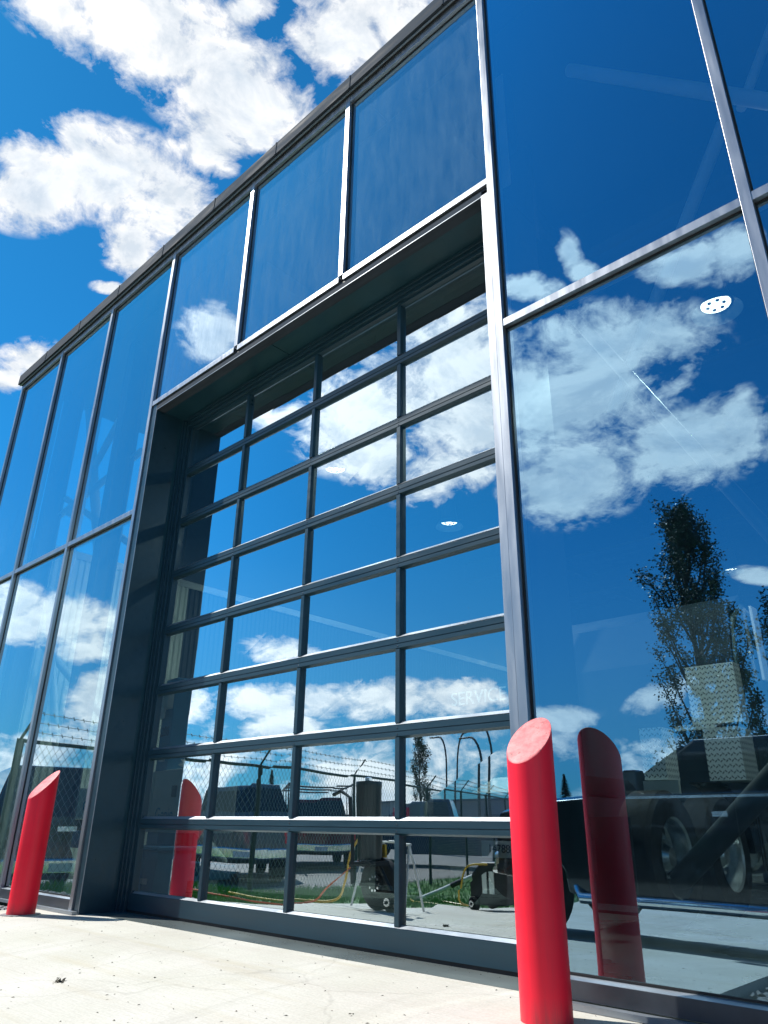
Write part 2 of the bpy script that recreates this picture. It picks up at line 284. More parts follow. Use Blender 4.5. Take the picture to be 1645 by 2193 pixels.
def plate_mat():
    m, t, o = new_mat('diamond_plate')
    p = nd(t, 'ShaderNodeBsdfPrincipled', i_Roughness=0.45, i_Metallic=0.15)
    tcn = nd(t, 'ShaderNodeTexCoord'); s = nd(t, 'ShaderNodeSeparateXYZ'); t.links.new(tcn.outputs['Object'], s.inputs[0])
    u = mth(t, 'ADD', s.outputs[0], s.outputs[1]); f = 2*PI/0.055
    a = mth(t, 'MULTIPLY', mth(t, 'ADD', u, s.outputs[2]), f); b = mth(t, 'MULTIPLY', mth(t, 'SUBTRACT', u, s.outputs[2]), f)
    sa = mth(t, 'SINE', a); sb = mth(t, 'SINE', b); sa3 = mth(t, 'SINE', mth(t, 'MULTIPLY', a, 0.5)); sb3 = mth(t, 'SINE', mth(t, 'MULTIPLY', b, 0.5))
    par = mth(t, 'GREATER_THAN', mth(t, 'MULTIPLY', sa3, sb3), 0.0)
    ea = mth(t, 'GREATER_THAN', mth(t, 'ABSOLUTE', sb3), 0.45); eb = mth(t, 'GREATER_THAN', mth(t, 'ABSOLUTE', sa3), 0.45)
    h1 = mth(t, 'MULTIPLY', ramp(t, sa, 0.55, 0.8), mth(t, 'MULTIPLY', par, ea)); h2 = mth(t, 'MULTIPLY', ramp(t, sb, 0.55, 0.8), mth(t, 'MULTIPLY', eb, mth(t, 'SUBTRACT', 1.0, par)))
    h = mth(t, 'MAXIMUM', h1, h2)
    t.links.new(mixc(t, h, (0.86, 0.92, 0.92), (0.04, 0.07, 0.10)), p.inputs['Base Color'])  # relief shading put into the colour: raised bars drawn dark
    bp = nd(t, 'ShaderNodeBump', i_Strength=0.6, i_Distance=0.003); t.links.new(h, bp.inputs['Height']); t.links.new(bp.outputs[0], p.inputs['Normal'])
    t.links.new(p.outputs[0], o.inputs[0]); return m
def grass_mat():
    return pmat('grass_blade', (0.07, 0.24, 0.035), 0.6, 0, 0.5, 4)
M['red'] = red_mat(); M['cap'] = cap_mat(); M['concrete'] = concrete_mat(); M['plate'] = plate_mat(); M['grass'] = grass_mat()

# ---------------------------------------------------------------- mesh helpers
class MB:
    def __init__(s): s.v = []; s.f = []
    def add(s, vs, fs):
        k = len(s.v); s.v += [tuple(x) for x in vs]; s.f += [tuple(i+k for i in f) for f in fs]; return s
    def box(s, x0, x1, y0, y1, z0, z1):
        return s.add([(x0, y0, z0), (x1, y0, z0), (x1, y1, z0), (x0, y1, z0), (x0, y0, z1), (x1, y0, z1), (x1, y1, z1), (x0, y1, z1)],
                     [(0, 3, 2, 1), (4, 5, 6, 7), (0, 1, 5, 4), (1, 2, 6, 5), (2, 3, 7, 6), (3, 0, 4, 7)])
    def prism(s, prof, axis, a0, a1):
        """closed polygon prof of 2D points extruded along axis 0,1,2 from a0 to a1"""
        n = len(prof)
        def P(p, a):
            q = list(p); q.insert(axis, a); return q
        vs = [P(p, a0) for p in prof] + [P(p, a1) for p in prof]
        fs = [tuple(range(n))[::-1], tuple(range(n, 2*n))] + [(i, (i+1) % n, n+(i+1) % n, n+i) for i in range(n)]
        return s.add(vs, fs)
    def tube(s, pts, r, n=8, cap=True):
        pts = [Vector(p) for p in pts]; rs = r if isinstance(r, (list, tuple)) else [r]*len(pts)
        rings = []; prev = None
        for i, p in enumerate(pts):
            d = (pts[min(i+1, len(pts)-1)] - pts[max(i-1, 0)]).normalized()
            a = prev if prev is not None else (Vector((0, 0, 1)) if abs(d.z) < 0.9 else Vector((1, 0, 0)))
            x = (a - d*a.dot(d)).normalized(); y = d.cross(x); prev = x
            rings.append([p + (x*math.cos(2*PI*k/n) + y*math.sin(2*PI*k/n))*rs[i] for k in range(n)])
        vs = [v for g in rings for v in g]; fs = []
        for i in range(len(pts)-1):
            for k in range(n): fs.append((i*n+k, i*n+(k+1) % n, (i+1)*n+(k+1) % n, (i+1)*n+k))
        if cap: fs += [tuple(range(n))[::-1], tuple(range((len(pts)-1)*n, len(pts)*n))]
        return s.add(vs, fs)
    def lathe(s, prof, c, axis='z', n=32):
        """prof: (radius, along) pairs"""
        vs = []; fs = []
        for r, h in prof:
            for k in range(n):
                a = 2*PI*k/n; u, v = r*math.cos(a), r*math.sin(a)
                q = {'z': (u, v, h), 'y': (u, h, v), 'x': (h, u, v)}[axis]
                vs.append((c[0]+q[0], c[1]+q[1], c[2]+q[2]))
        for i in range(len(prof)-1):
            for k in range(n): fs.append((i*n+k, i*n+(k+1) % n, (i+1)*n+(k+1) % n, (i+1)*n+k))
        return s.add(vs, fs)
    def quad(s, a, b, c, d): return s.add([a, b, c, d], [(0, 1, 2, 3)])
    def build(s, name, mat, parent=None, smooth=False, bevel=0.0, loc=None):
        me = bpy.data.meshes.new(name)
        o_ = Vector(loc) if loc is not None else Vector((0, 0, 0))
        me.from_pydata([tuple(Vector(v)-o_) for v in s.v], [], s.f); me.update()
        bm = bmesh.new(); bm.from_mesh(me); bmesh.ops.recalc_face_normals(bm, faces=bm.faces); bm.to_mesh(me); bm.free()
        me.materials.append(mat)
        o = bpy.data.objects.new(name, me); C.objects.link(o); o.location = o_
        if parent: o.parent = parent
        if smooth:
            for p in me.polygons: p.use_smooth = True
            try: me.set_sharp_from_angle(angle=R(35))
            except Exception: pass
        if bevel:
            b = o.modifiers.new('bevel', 'BEVEL'); b.width = bevel; b.segments = 2; b.limit_method = 'ANGLE'; b.angle_limit = R(40)
        return o
def tag(o, label=None, cat=None, group=None, kind=None):
    for k, v in (('label', label), ('category', cat), ('group', group), ('kind', kind)):
        if v: o[k] = v
    return o
def thing(name, label, cat, loc=(0, 0, 0), rz=0.0, group=None):
    o = bpy.data.objects.new(name, None); C.objects.link(o); o.location = loc; o.rotation_euler = (0, 0, rz); o.empty_display_size = 0.2
    return tag(o, label, cat, group)
def dup(o, parent=None, first=True):
    c = o.copy(); C.objects.link(c)
    if parent: c.parent = parent
    for ch in list(o.children): dup(ch, c)
    return c
def clear_mat():
    m, t, o = new_mat('clear_inner_face')
    tr = nd(t, 'ShaderNodeBsdfTransparent', i_Color=(0.97, 0.99, 0.98, 1)); t.links.new(tr.outputs[0], o.inputs[0]); return m
M['clear'] = clear_mat()
JR = random.Random(77)
def coat(o):
    """the reflective coating sits on the outer face of the pane; the other faces are clear"""
    me = o.data; me.materials.append(M['clear'])
    nmin = min(v.co.y for v in me.vertices)
    for p in me.polygons: p.material_index = 0 if p.normal.y < -0.9 else 1
    for v in me.vertices:
        if v.co.y < nmin+1e-4: v.co.y += JR.uniform(0, 0.0022)
    return o
def text_mesh(name, s, size, mat, parent, loc, rot, ext=0.002):
    cu = bpy.data.curves.new(name, 'FONT'); cu.body = s; cu.size = size; cu.extrude = ext; cu.align_x = 'CENTER'; cu.align_y = 'CENTER'
    tmp = bpy.data.objects.new(name, cu); C.objects.link(tmp)
    dg = bpy.context.evaluated_depsgraph_get(); me = bpy.data.meshes.new_from_object(tmp.evaluated_get(dg))
    bpy.data.objects.remove(tmp); bpy.data.curves.remove(cu)
    me.name = name; me.materials.clear(); me.materials.append(mat)
    o = bpy.data.objects.new(name, me); C.objects.link(o); o.location = loc; o.rotation_euler = rot
    if parent: o.parent = parent
    return o

# ---------------------------------------------------------------- ground
def gz(y):                                   # the apron falls away from the building
    return -0.03 - max(0.0, min(0.6, 0.08*(-y-0.5)))
GF = -0.63
b = MB(); xs_ = [-7.25, -5, -3, -1.51]; ys = [0.60, -0.5, -2.2, -4, -6, -8.0]
for i in range(len(xs_)-1):
    for j in range(len(ys)-1):
        b.quad((xs_[i], ys[j], gz(ys[j])), (xs_[i], ys[j+1], gz(ys[j+1])), (xs_[i+1], ys[j+1], gz(ys[j+1])), (xs_[i+1], ys[j], gz(ys[j])))
for j in range(2, len(ys)-1):                # wider beyond the gravel bed
    b.quad((-1.51, ys[j], gz(ys[j])), (-1.51, ys[j+1], gz(ys[j+1])), (9, ys[j+1], gz(ys[j+1])), (9, ys[j], gz(ys[j])))
b.quad((-1.51, -1.55, gz(-1.55)), (-1.51, -2.2, gz(-2.2)), (9, -2.2, gz(-2.2)), (9, -1.25, gz(-1.25)))
b.quad((-7.25, -8, GF), (-9.4, -16, GF), (9, -16, GF), (9, -8, GF))
b.box(-1.512, -1.50, -1.55, -0.02, -0.13, -0.031)
tag(b.build('concrete_apron', M['concrete'], smooth=False), kind='structure')
s_ = MB()                                    # saw cuts are recessed strips of the slab
b = MB(); b.box(-1.498, 9, -1.55, -0.03, -0.16, -0.085); b.box(-11.6, -7.252, -0.9, -0.03, -0.3, -0.06)
tag(b.build('gravel_bed', M['stone']), kind='structure')
b = MB(); b.quad((-400, -400, GF-0.02), (400, -400, GF-0.02), (400, 300, GF-0.02), (-400, 300, GF-0.02))
tag(b.build('ground', M['field']), kind='structure')
b = MB(); b.quad((-90, -70, GF-0.012), (90, -70, GF-0.012), (90, -16, GF-0.012), (-90, -16, GF-0.012)); b.quad((-90, -16, GF-0.012), (-12.8, -16, GF-0.012), (-10.9, -3, GF-0.012), (-90, -3, GF-0.012))
tag(b.build('parking_lot', M['asphalt']), kind='structure')
# turf strip between slab and fence
b = MB(); b.quad((-7.25, -0.9, -0.07), (-11.5, -0.9, -0.1), (-11.9, -3.4, -0.45), (-7.25, -2.6, gz(-2.6)-0.01)); b.quad((-7.25, -2.6, gz(-2.6)-0.01), (-11.9, -3.4, -0.45), (-12.6, -8, GF-0.004), (-7.25, -8.0, GF-0.004))
b.quad((-7.25, -8, GF-0.004), (-12.6, -8, GF-0.004), (-15, -18, GF-0.004), (-9.9, -18, GF-0.004))
tag(b.build('lawn', M['field']), kind='structure')
b = MB(); rr = random.Random(3)
for i in range(16000):
    y = -0.95 - 16*rr.random()**1.3
    x1 = -7.3 if y > -8 else -7.25 - (-y-8)*0.265; x0 = -11.4 + (y)*0.18
    x = x0 + (x1-x0)*rr.random()
    t = (x+7.25)/(-4.5)
    z = (gz(y) if y < -2.6 else gz(y)-0.02)-0.01; h = 0.05+0.07*rr.random(); a = rr.random()*PI; w = 0.008
    dx, dy = math.cos(a)*w, math.sin(a)*w; lx, ly = (rr.random()-.5)*.06, (rr.random()-.5)*.06
    b.add([(x-dx, y-dy, z), (x+dx, y+dy, z), (x+lx, y+ly, z+h)], [(0, 1, 2)])
tag(b.build('grass', M['grass']), kind='stuff')
def rock(b, x, y, z, r, rr):
    ph = [Vector((rr.uniform(-1, 1), rr.uniform(-1, 1), rr.uniform(-1, 1))).normalized()*0.3 for _ in range(2)]
    base = [(1, 0, 0), (-1, 0, 0), (0, 1, 0), (0, -1, 0), (0, 0, 1), (0, 0, -1), (.6, .6, .5), (-.6, .6, .5), (-.6, -.6, .5), (.6, -.6, .5)]
    k = [rr.uniform(.7, 1.15) for _ in base]; s3 = (rr.uniform(.8, 1.3), rr.uniform(.7, 1.1), rr.uniform(.5, .8))
    vs = [(x+v[0]*q*r*s3[0], y+v[1]*q*r*s3[1], z+v[2]*q*r*s3[2]) for v, q in zip(base, k)]
    b.add(vs, [(4, 6, 7), (4, 7, 8), (4, 8, 9), (4, 9, 6), (0, 2, 6), (2, 7, 6), (2, 1, 7), (1, 8, 7), (1, 3, 8), (3, 9, 8), (3, 0, 9), (0, 6, 9), (0, 5, 2), (2, 5, 1), (1, 5, 3), (3, 5, 0)])
b = MB()
for i in range(2600):
    if i < 1900: x = -1.47+rr.random()*4.5; y = -0.06-1.46*rr.random(); z = -0.08
    else: x = -7.3-rr.random()*2.4; y = -0.06-0.8*rr.random(); z = -0.055
    rock(b, x, y, z+rr.random()*0.012, rr.uniform(.012, .028), rr)
tag(b.build('gravel', M['stone']), kind='stuff')

# ---------------------------------------------------------------- building shell and curtain wall
XM = [-11.214, -9.763, -8.223, -6.670, -5.094, -3.593, -2.029, -0.483, 1.06, 2.60, 4.15]
MW = 0.056; ZT = 3.742; ZH = 4.985; ZTOP = 7.277; GY0 = 0.041; YG = 0.44
bd = thing('workshop_building', 'glass fronted workshop with dark metal frames and a big recessed door bay', 'building')
for i, x in enumerate(XM):
    z0 = ZH+0.058 if i in (4, 5) else -0.03
    if i == 3 or i == 6: z0 = -0.03
    MB().box(x, x+MW, 0.0, 0.12, z0, ZTOP-0.012).build('mullion', M['frame'], bd, bevel=0.0015)
def bay_z(i): return i in (3, 4, 5)
for i in range(len(XM)-1):
    xa, xb = XM[i]+MW, XM[i+1]
    MB().box(xa, xb, 0.004, 0.115, ZTOP-0.10, ZTOP-0.012).build('transom', M['frame'], bd, bevel=0.0015)
    if bay_z(i):
        MB().box(xa, xb, 0.003, 0.115, ZH, ZH+0.056).build('transom', M['frame'], bd, bevel=0.0015)
        coat(MB().box(xa, xb, GY0, GY0+0.024, ZH+0.056, ZTOP-0.10).build('glass_pane', M['glass_dusty'], bd))
    else:
        GW = M['glass_left'] if i < 3 else M['glass_wall']
        MB().box(xa, xb, 0.003, 0.115, ZT-0.056, ZT).build('transom', M['frame'], bd, bevel=0.0015)
        MB().box(xa, xb, 0.002, 0.115, 0.0, 0.075).build('sill', M['sill_metal'], bd, bevel=0.0015)
        MB().prism([(0.0025, 0.0755), (GY0-0.001, 0.088), (GY0-0.001, 0.0755)], 0, xa+0.001, xb-0.001).build('sill_bead', M['lip'], bd)
        coat(MB().box(xa, xb, GY0, GY0+0.024, ZT, ZTOP-0.10).build('glass_pane', GW, bd))
        coat(MB().box(xa, xb, GY0, GY0+0.024, 0.076, ZT-0.056).build('glass_pane', GW, bd))
for i in range(len(XM)-1):
    xa, xb = XM[i]+MW, XM[i+1]
    for z0, z1 in (((ZH+0.056, ZTOP-0.10),) if bay_z(i) else ((0.089, ZT-0.056), (ZT, ZTOP-0.10))):
        g_ = MB(); y0, y1 = GY0-0.006, GY0-0.0005
        g_.box(xa+.0005, xa+.009, y0, y1, z0, z1); g_.box(xb-.009, xb-.0005, y0, y1, z0, z1); g_.box(xa+.0095, xb-.0095, y0, y1, z1-.009, z1-.0005); g_.box(xa+.0095, xb-.0095, y0, y1, z0+.0005, z0+.009)
        g_.build('glazing_gasket', M['rubber'], bd)
MB().box(-11.26, -6.50, -0.045, 0.0, -0.028, -0.004).build('base_flashing', M['lip'], bd)
MB().box(-1.973, 4.3, -0.045, 0.0, -0.028, -0.004).build('base_flashing', M['lip'], bd)
# trim round the door opening
MB().box(-2.087, -2.0305, 0.002, 0.11, -0.03, ZH-0.085).build('jamb_trim', M['frame'], bd, bevel=0.0015)
MB().box(-6.613, -6.520, 0.014, 0.11, -0.03, ZH-0.003).build('jamb_trim', M['door_metal'], bd)
MB().prism([(-6.520, 0.013), (-6.500, 0.013), (-6.500, 0.30), (-6.520, 0.30)], 2, -0.03, ZH-0.06).build('jamb_trim', M['door_metal'], bd)
MB().box(-6.506, -6.499, 0.0075, 0.0125, -0.03, ZH-0.06).build('trim_edge', M['lip'], bd)
MB().box(-6.613, -2.0315, 0.022, 0.11, ZH-0.032, ZH-0.002).build('head_trim', M['rubber'], bd)
MB().box(-6.519, -2.088, 0.010, 0.11, ZH-0.088, ZH-0.034).build('head_trim', M['coping'], bd)
MB().box(-6.498, -2.088, 0.006, 0.0095, ZH-0.093, ZH-0.087).build('trim_edge', M['lip'], bd)
# reveal: side panel, soffit, guide frames
MB().box(-6.53, -6.501, 0.305, 0.48, -0.03, ZH).build('side_panel', M['reveal'], bd)
MB().box(-6.5205, -6.5005, 0.1105, 0.304, -0.03, ZH).build('side_panel', M['reveal'], bd)
MB().box(-2.0295, -2.0, 0.1105, 0.60, -0.03, ZH).build('side_panel', M['reveal'], bd)
b = MB(); b.box(-6.50, -4.62, 0.1105, 0.42, ZH-0.086, ZH-0.06); b.box(-4.612, -2.03, 0.1105, 0.42, ZH-0.086, ZH-0.06)
b.build('soffit_panel', M['reveal'], bd)
for k, (xo, yo) in enumerate(((0.0, 0.335), (0.032, 0.352), (0.064, 0.372))):
    MB().box(-6.498+xo, -6.498+xo+0.031, yo, 0.41, -0.03, ZH-0.09-0.02*k).build('guide_frame', M['door_metal'], bd, bevel=0.002)
    MB().box(-2.03-xo-0.031, -2.03-xo, yo, 0.41, -0.03, ZH-0.09-0.02*k).build('guide_frame', M['door_metal'], bd, bevel=0.002)
    MB().box(-6.4, -2.12, yo, 0.41, ZH-0.118-0.032*k, ZH-0.088-0.032*k).build('head_frame', M['door_metal'], bd, bevel=0.002)
# coping with seams
seams = [-11.27, -10.26, -9.14, -8.0, -6.88, -5.76, -4.63, -3.5, -2.34, -1.2, -0.05, 1.1, 2.3, 4.3]
for a, c in zip(seams[:-1], seams[1:]):
    MB().prism([(-0.055, ZTOP), (-0.050, ZTOP+0.172), (0.5, ZTOP+0.19), (0.5, ZTOP+0.05), (0.0, ZTOP+0.05), (0.0, ZTOP+0.008), (-0.045, ZTOP+0.0)], 0, a+0.004, c-0.002).build('coping', M['coping'], bd)
    MB().prism([(-0.060, ZTOP-0.002), (-0.055, ZTOP+0.177), (0.5, ZTOP+0.195), (0.5, ZTOP+0.19), (-0.05, ZTOP+0.172), (-0.0555, ZTOP)], 0, c-0.010, c+0.010).build('coping_seam', M['coping'], bd)
MB().box(-11.25, 4.3, -0.03, -0.018, ZTOP-0.02, ZTOP-0.006).build('drip_edge', M['lip'], bd)
MB().box(-11.24, 4.3, -0.017, 0.10, ZTOP-0.0115, ZTOP-0.001).build('drip_edge', M['rubber'], bd)
# inside
IX0, IX1, IY1 = -11.15, 9.0, 22.0
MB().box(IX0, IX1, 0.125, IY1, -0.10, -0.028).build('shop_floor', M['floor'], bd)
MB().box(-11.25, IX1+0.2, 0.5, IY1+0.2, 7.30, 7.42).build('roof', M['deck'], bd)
def corr(x0, x1, z0, z1, y, axis='x'):
    b = MB(); n = int((x1-x0)/0.1); pr = []
    for i in range(n):
        u = x0+i*0.1; pr += [(u, 0.0), (u+0.035, 0.0), (u+0.05, 0.03), (u+0.085, 0.03)]
    for i in range(len(pr)-1):
        (a, p), (c, q) = pr[i], pr[i+1]
        if axis == 'x': b.quad((a, y+p, z0), (c, y+q, z0), (c, y+q, z1), (a, y+p, z1))
        else: b.quad((y+p, a, z0), (y+q, c, z0), (y+q, c, z1), (y+p, a, z1))
    return b
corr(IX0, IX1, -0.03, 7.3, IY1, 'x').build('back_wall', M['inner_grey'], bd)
corr(0.6, 2.7, -0.03, 4.6, -11.16, 'y').build('end_wall', M['inner_white'], bd); corr(2.7, 3.0, -0.03, 4.6, -11.16, 'y').build('end_wall', M['inner_dark'], bd); corr(3.0, 3.5, -0.03, 4.6, -11.16, 'y').build('end_wall', M['inner_white'], bd); corr(3.5, IY1, -0.03, 4.6, -11.16, 'y').build('end_wall', M['inner_dark'], bd); MB().box(-11.21, -11.16, 3.1, IY1, 4.73, 7.29).build('end_wall', M['inner_dark'], bd)  # one pale wall; stretches behind the door are coloured dark to dim them
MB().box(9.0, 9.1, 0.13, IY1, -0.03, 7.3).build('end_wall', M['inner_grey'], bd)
MB().box(-11.24, -11.17, 0.13, 0.6, -0.03, 7.3).build('end_wall', M['frame'], bd)
MB().box(-11.20, -11.12, 0.6, IY1, 4.6, 4.72).build('girt', M['steel_white'], bd)
for k in range(1):
    y0 = 0.62+k*2.4
    MB().box(-11.21, -11.19, y0+0.03, min(IY1, y0+2.37), 4.73, 7.29).build('glass_pane', M['clear'], bd)
    MB().box(-11.22, -11.12, y0-0.03, y0+0.03, 4.73, 7.29).build('mullion', M['frame'], bd)
for x in (-10.9, -8.75, -2.35, 3.4):
    b = MB(); b.box(x-0.1, x+0.1, 0.62, 0.64, -0.03, 7.28); b.box(x-0.1, x+0.1, 0.86, 0.88, -0.03, 7.28); b.box(x-0.008, x+0.008, 0.64, 0.86, -0.03, 7.28)
    b.build('column', M['inner_grey'], bd)
MB().box(-6.5, -2.0, 0.605, 0.66, ZH-0.10, ZH+0.9).build('header_beam', M['inner_dark'], bd)
for y in (3.0, 6.0, 9.0, 12.0, 15.0, 18.0):
    MB().box(IX0, IX1, y-0.08, y+0.08, 6.75, 7.28).build('roof_beam', M['inner_dark'], bd)
for x in (-9, -6, -3, 0, 3, 6):
    MB().box(x-0.04, x+0.04, 0.9, IY1, 7.05, 7.27).build('purlin', M['inner_dark'], bd)
def brace(p, q, r=0.06, m='steel_white'): return MB().tube([p, q], r, 12).build('brace', M[m], bd, smooth=True)
brace((-1.731, 1.0, 6.946), (2.2, 1.0, 2.3), 0.055, 'steel_white'); brace((-2.1, 1.25, 4.6), (-0.9, 1.25, 2.2), 0.05, 'inner_grey');
brace((-0.668, 1.08, 5.438), (-1.9, 1.35, 3.6), 0.05, 'steel_white'); brace((-0.02, 1.1, 6.45), (-0.539, 1.1, 5.5), 0.035, 'steel_white')
brace((-10.7, 0.95, 7.0), (-9.3, 0.95, 3.9), 0.07); brace((-10.7, 0.95, 5.1), (-8.9, 0.95, 7.0), 0.05); brace((-10.9, 0.9, 5.15), (-8.5, 0.9, 5.45), 0.05); brace((-10.85, 1.0, 3.1), (-10.85, 4.6, 0.1)); brace((-10.8, 0.9, 5.4), (-8.2, 0.95, 3.9), 0.05); brace((-10.8, 0.9, 3.9), (-8.9, 0.95, 0.2), 0.05)
brace((-3.0, 3.4, 0.05), (0.4, 1.6, 2.5), 0.09, 'inner_dark')
MB().box(-2.06, -1.985, 0.26, 0.27, 5.16, 6.38).build('pale_strip', M['steel_white'], bd)  # thin pale upright strip set behind the glass

# ---------------------------------------------------------------- overhead door
dr = thing('overhead_door', 'tall glazed sectional door of dark rails and clear panes in the recessed bay', 'garage door', (-4.3, YG, 0))
def dbuild(b, name, mat, **k):
    o = b.build(name, mat, None, **k); o.parent = dr; o.matrix_parent_inverse = Matrix.Translation((4.3, -YG, 0)); return o
DX0, DX1 = -6.425, -2.175
V = [-5.368, -4.320, -3.272]; RZ = [0.727+(7-k)*0.591 for k in range(0, 8)]   # rail tops, RZ[0] is the head rail
rails = RZ[1:]
def rail_prof(zt):
    return [(0.462, zt+0.002), (0.428, zt+0.010), (0.424, zt+0.010), (0.402, zt-0.006), (0.400, zt-0.010), (0.400, zt-0.046), (0.406, zt-0.048), (0.406, zt-0.051), (0.400, zt-0.053), (0.400, zt-0.080), (0.428, zt-0.092), (0.462, zt-0.088)]
for zt in rails: dbuild(MB().prism(rail_prof(zt), 0, DX0+0.06, DX1-0.06), 'rail', M['door_metal'])
zt0 = RZ[0]
dbuild(MB().prism([(0.462, zt0+0.03), (0.402, zt0+0.03), (0.402, zt0-0.080), (0.428, zt0-0.092), (0.462, zt0-0.088)], 0, DX0+0.06, DX1-0.06), 'rail', M['door_metal'])
for zt in rails:
    dbuild(MB().prism([(0.4235, zt+0.0115), (0.4005, zt-0.0052), (0.3985, zt-0.0052), (0.4235, zt+0.0165)], 0, DX0+0.075, DX1-0.075), 'glazing_bead', M['lip'])
dbuild(MB().prism([(0.462, 0.120), (0.426, 0.134), (0.401, 0.122), (0.400, 0.118), (0.400, -0.006), (0.462, -0.006)], 0, DX0+0.06, DX1-0.06), 'bottom_rail', M['door_metal'])
dbuild(MB().prism([(0.4245, 0.1355), (0.4005, 0.1235), (0.3985, 0.1235), (0.4245, 0.1405)], 0, DX0+0.075, DX1-0.075), 'glazing_bead', M['lip'])
dbuild(MB().box(DX0, DX1, 0.408, 0.455, -0.029, -0.0065), 'bottom_seal', M['rubber'])
for x0 in (DX0, DX1-0.0605): dbuild(MB().box(x0, x0+0.0605, 0.4005, 0.4615, -0.006, RZ[0]+0.03), 'stile', M['door_metal'], bevel=0.003)
bot = [0.134]+[zt+0.010 for zt in rails[::-1]]; top = [zt-0.090 for zt in rails[::-1]]+[RZ[0]-0.090]
cols = [DX0+0.0605]+V; cole = V+[DX1-0.0605]
rg_ = random.Random(5)
for zb, ztp in zip(bot, top):
    for i in range(4):
        xa = cols[i]+(0.055 if i else 0); xb = cole[i]
        coat(dbuild(MB().box(xa-0.006, xb+0.006, 0.434, 0.452, zb-0.006, ztp+0.006), 'window_pane', M['glass_door']))
    for x in V:
        dbuild(MB().prism([(x, 0.428), (x+0.006, 0.404), (x+0.010, 0.401), (x+0.045, 0.401), (x+0.049, 0.404), (x+0.055, 0.428), (x+0.055, 0.460), (x, 0.460)], 2, zb-0.003, ztp+0.003), 'muntin', M['door_metal'])

for zt in rails:
    for x in V:
        for dz in (-0.028, -0.068): dbuild(MB().lathe([(.0001, 0.3965), (.004, 0.397), (.0055, 0.3995)], (x+0.0275, 0, zt+dz), 'y', 8), 'screw', M['sill_metal'])
# ---------------------------------------------------------------- bollards
def bollard(x, y, r, zl, zh, label):
    t = thing('bollard', label, 'bollard', (x, y, -0.03), 0, 'red bollards guarding the door opening')
    n = 64; prof = []
    vs = []; fs = []; cut = lambda a: (zl+zh)/2 + math.sin(a)*(zh-zl)/2 + 0.03
    hs = [0.0, 0.02, 0.25, 0.5, 0.7, 0.88, 0.97]
    rows = []
    for k, h in enumerate(hs+[1.0]):
        rows.append([(math.cos(2*PI*i/n)*r, math.sin(2*PI*i/n)*r, cut(2*PI*i/n)*h) for i in range(n)])
    rb = 0.986
    b = MB(); b.add([v for w in rows for v in w], [(k*n+i, k*n+(i+1) % n, (k+1)*n+(i+1) % n, (k+1)*n+i) for k in range(len(rows)-1) for i in range(n)])
    b.build('post', M['red'], t, smooth=True)
    b = MB(); rings = [1.0, 0.985, 0.9, 0.6, 0.3]; lift = [0.0, 0.004, 0.006, 0.007, 0.008]; vv = []
    for q, l in zip(rings, lift):
        for i in range(n):
            a = 2*PI*i/n; vv.append((math.cos(a)*r*q, math.sin(a)*r*q, (zl+zh)/2+0.03+math.sin(a)*q*(zh-zl)/2+l))
    vv.append((0, 0, (zl+zh)/2+0.03+0.008)); c_ = len(vv)-1
    ff = [(k*n+i, k*n+(i+1) % n, (k+1)*n+(i+1) % n, (k+1)*n+i) for k in range(4) for i in range(n)] + [(4*n+i, 4*n+(i+1) % n, c_) for i in range(n)]
    b.add(vv, ff); b.build('cap', M['cap'], t, smooth=True)
    return t
bollard(-1.79, -0.295, 0.106, 0.955, 1.175, 'red angle cut bollard standing nearest the camera at the right jamb of the door')
bollard(-6.82, -0.335, 0.112, 0.87, 1.115, 'red angle cut bollard standing far off beside the left jamb of the door')

def collar(x, y, r0, label):
    b = MB(); n = 40; rr2 = random.Random(int(-x*10)); vs = []
    rad = [r0*rr2.uniform(1.25, 1.45) for _ in range(n)]
    for k, (f, h) in enumerate(((1.0, .0), (.94, .006), (.0, .007))):
        for i in range(n):
            a = 2*PI*i/n; q = (r0+(rad[i]-r0)*f) if k < 2 else r0*.98; vs.append((x+math.cos(a)*q, y+math.sin(a)*q, -0.0295+h))
    fs = [(k*n+i, k*n+(i+1) % n, (k+1)*n+(i+1) % n, (k+1)*n+i) for k in range(2) for i in range(n)]
    b.add(vs, fs); return tag(b.build('grout_ring', M['stone'], smooth=True), label, 'grout')
collar(-6.82, -0.335, 0.112, 'rough grey grout ring round the foot of the far left bollard')
# ---------------------------------------------------------------- leaf litter on the slab
def litter(x, y, n, sp, label, nm='leaf_clump'):
    b = MB(); r_ = random.Random(int(x*1000)); z = gz(y)
    for i in range(n):
        cx, cy = x+r_.gauss(0, sp), y+r_.gauss(0, sp*.7); a = r_.random()*PI; l = r_.uniform(.006, .018); w = l*.45; h = r_.uniform(.001, .016)
        dx, dy = math.cos(a), math.sin(a)
        b.add([(cx-dx*l, cy-dy*l, z+.001), (cx-dy*w, cy+dx*w, z+h), (cx+dx*l, cy+dy*l, z+h*1.3+.001), (cx+dy*w, cy-dx*w, z+.002)], [(0, 1, 2, 3)])
    return tag(b.build(nm, M['dry_leaf']), label, 'leaves')
def bits(x0, x1, y0, y1, n, nm, label, seed):
    b = MB(); q = random.Random(seed)
    for i in range(n):
        x, y = q.uniform(x0, x1), q.uniform(y0, y1); z = gz(y)+.0005; l = q.uniform(.003, .011); a = q.random()*PI; w = l*q.uniform(.15, .5)
        dx, dy = math.cos(a), math.sin(a); b.add([(x-dx*l, y-dy*l, z), (x+dy*w, y-dx*w, z+.001), (x+dx*l, y+dy*l, z+.001), (x-dy*w, y+dx*w, z+q.uniform(.001, .004))], [(0, 1, 2, 3)])
    o = b.build(nm, M['dry_leaf']); o['kind'] = 'stuff'; return o
bits(-6.9, -1.6, -2.6, 0.3, 420, 'grit', '', 5)
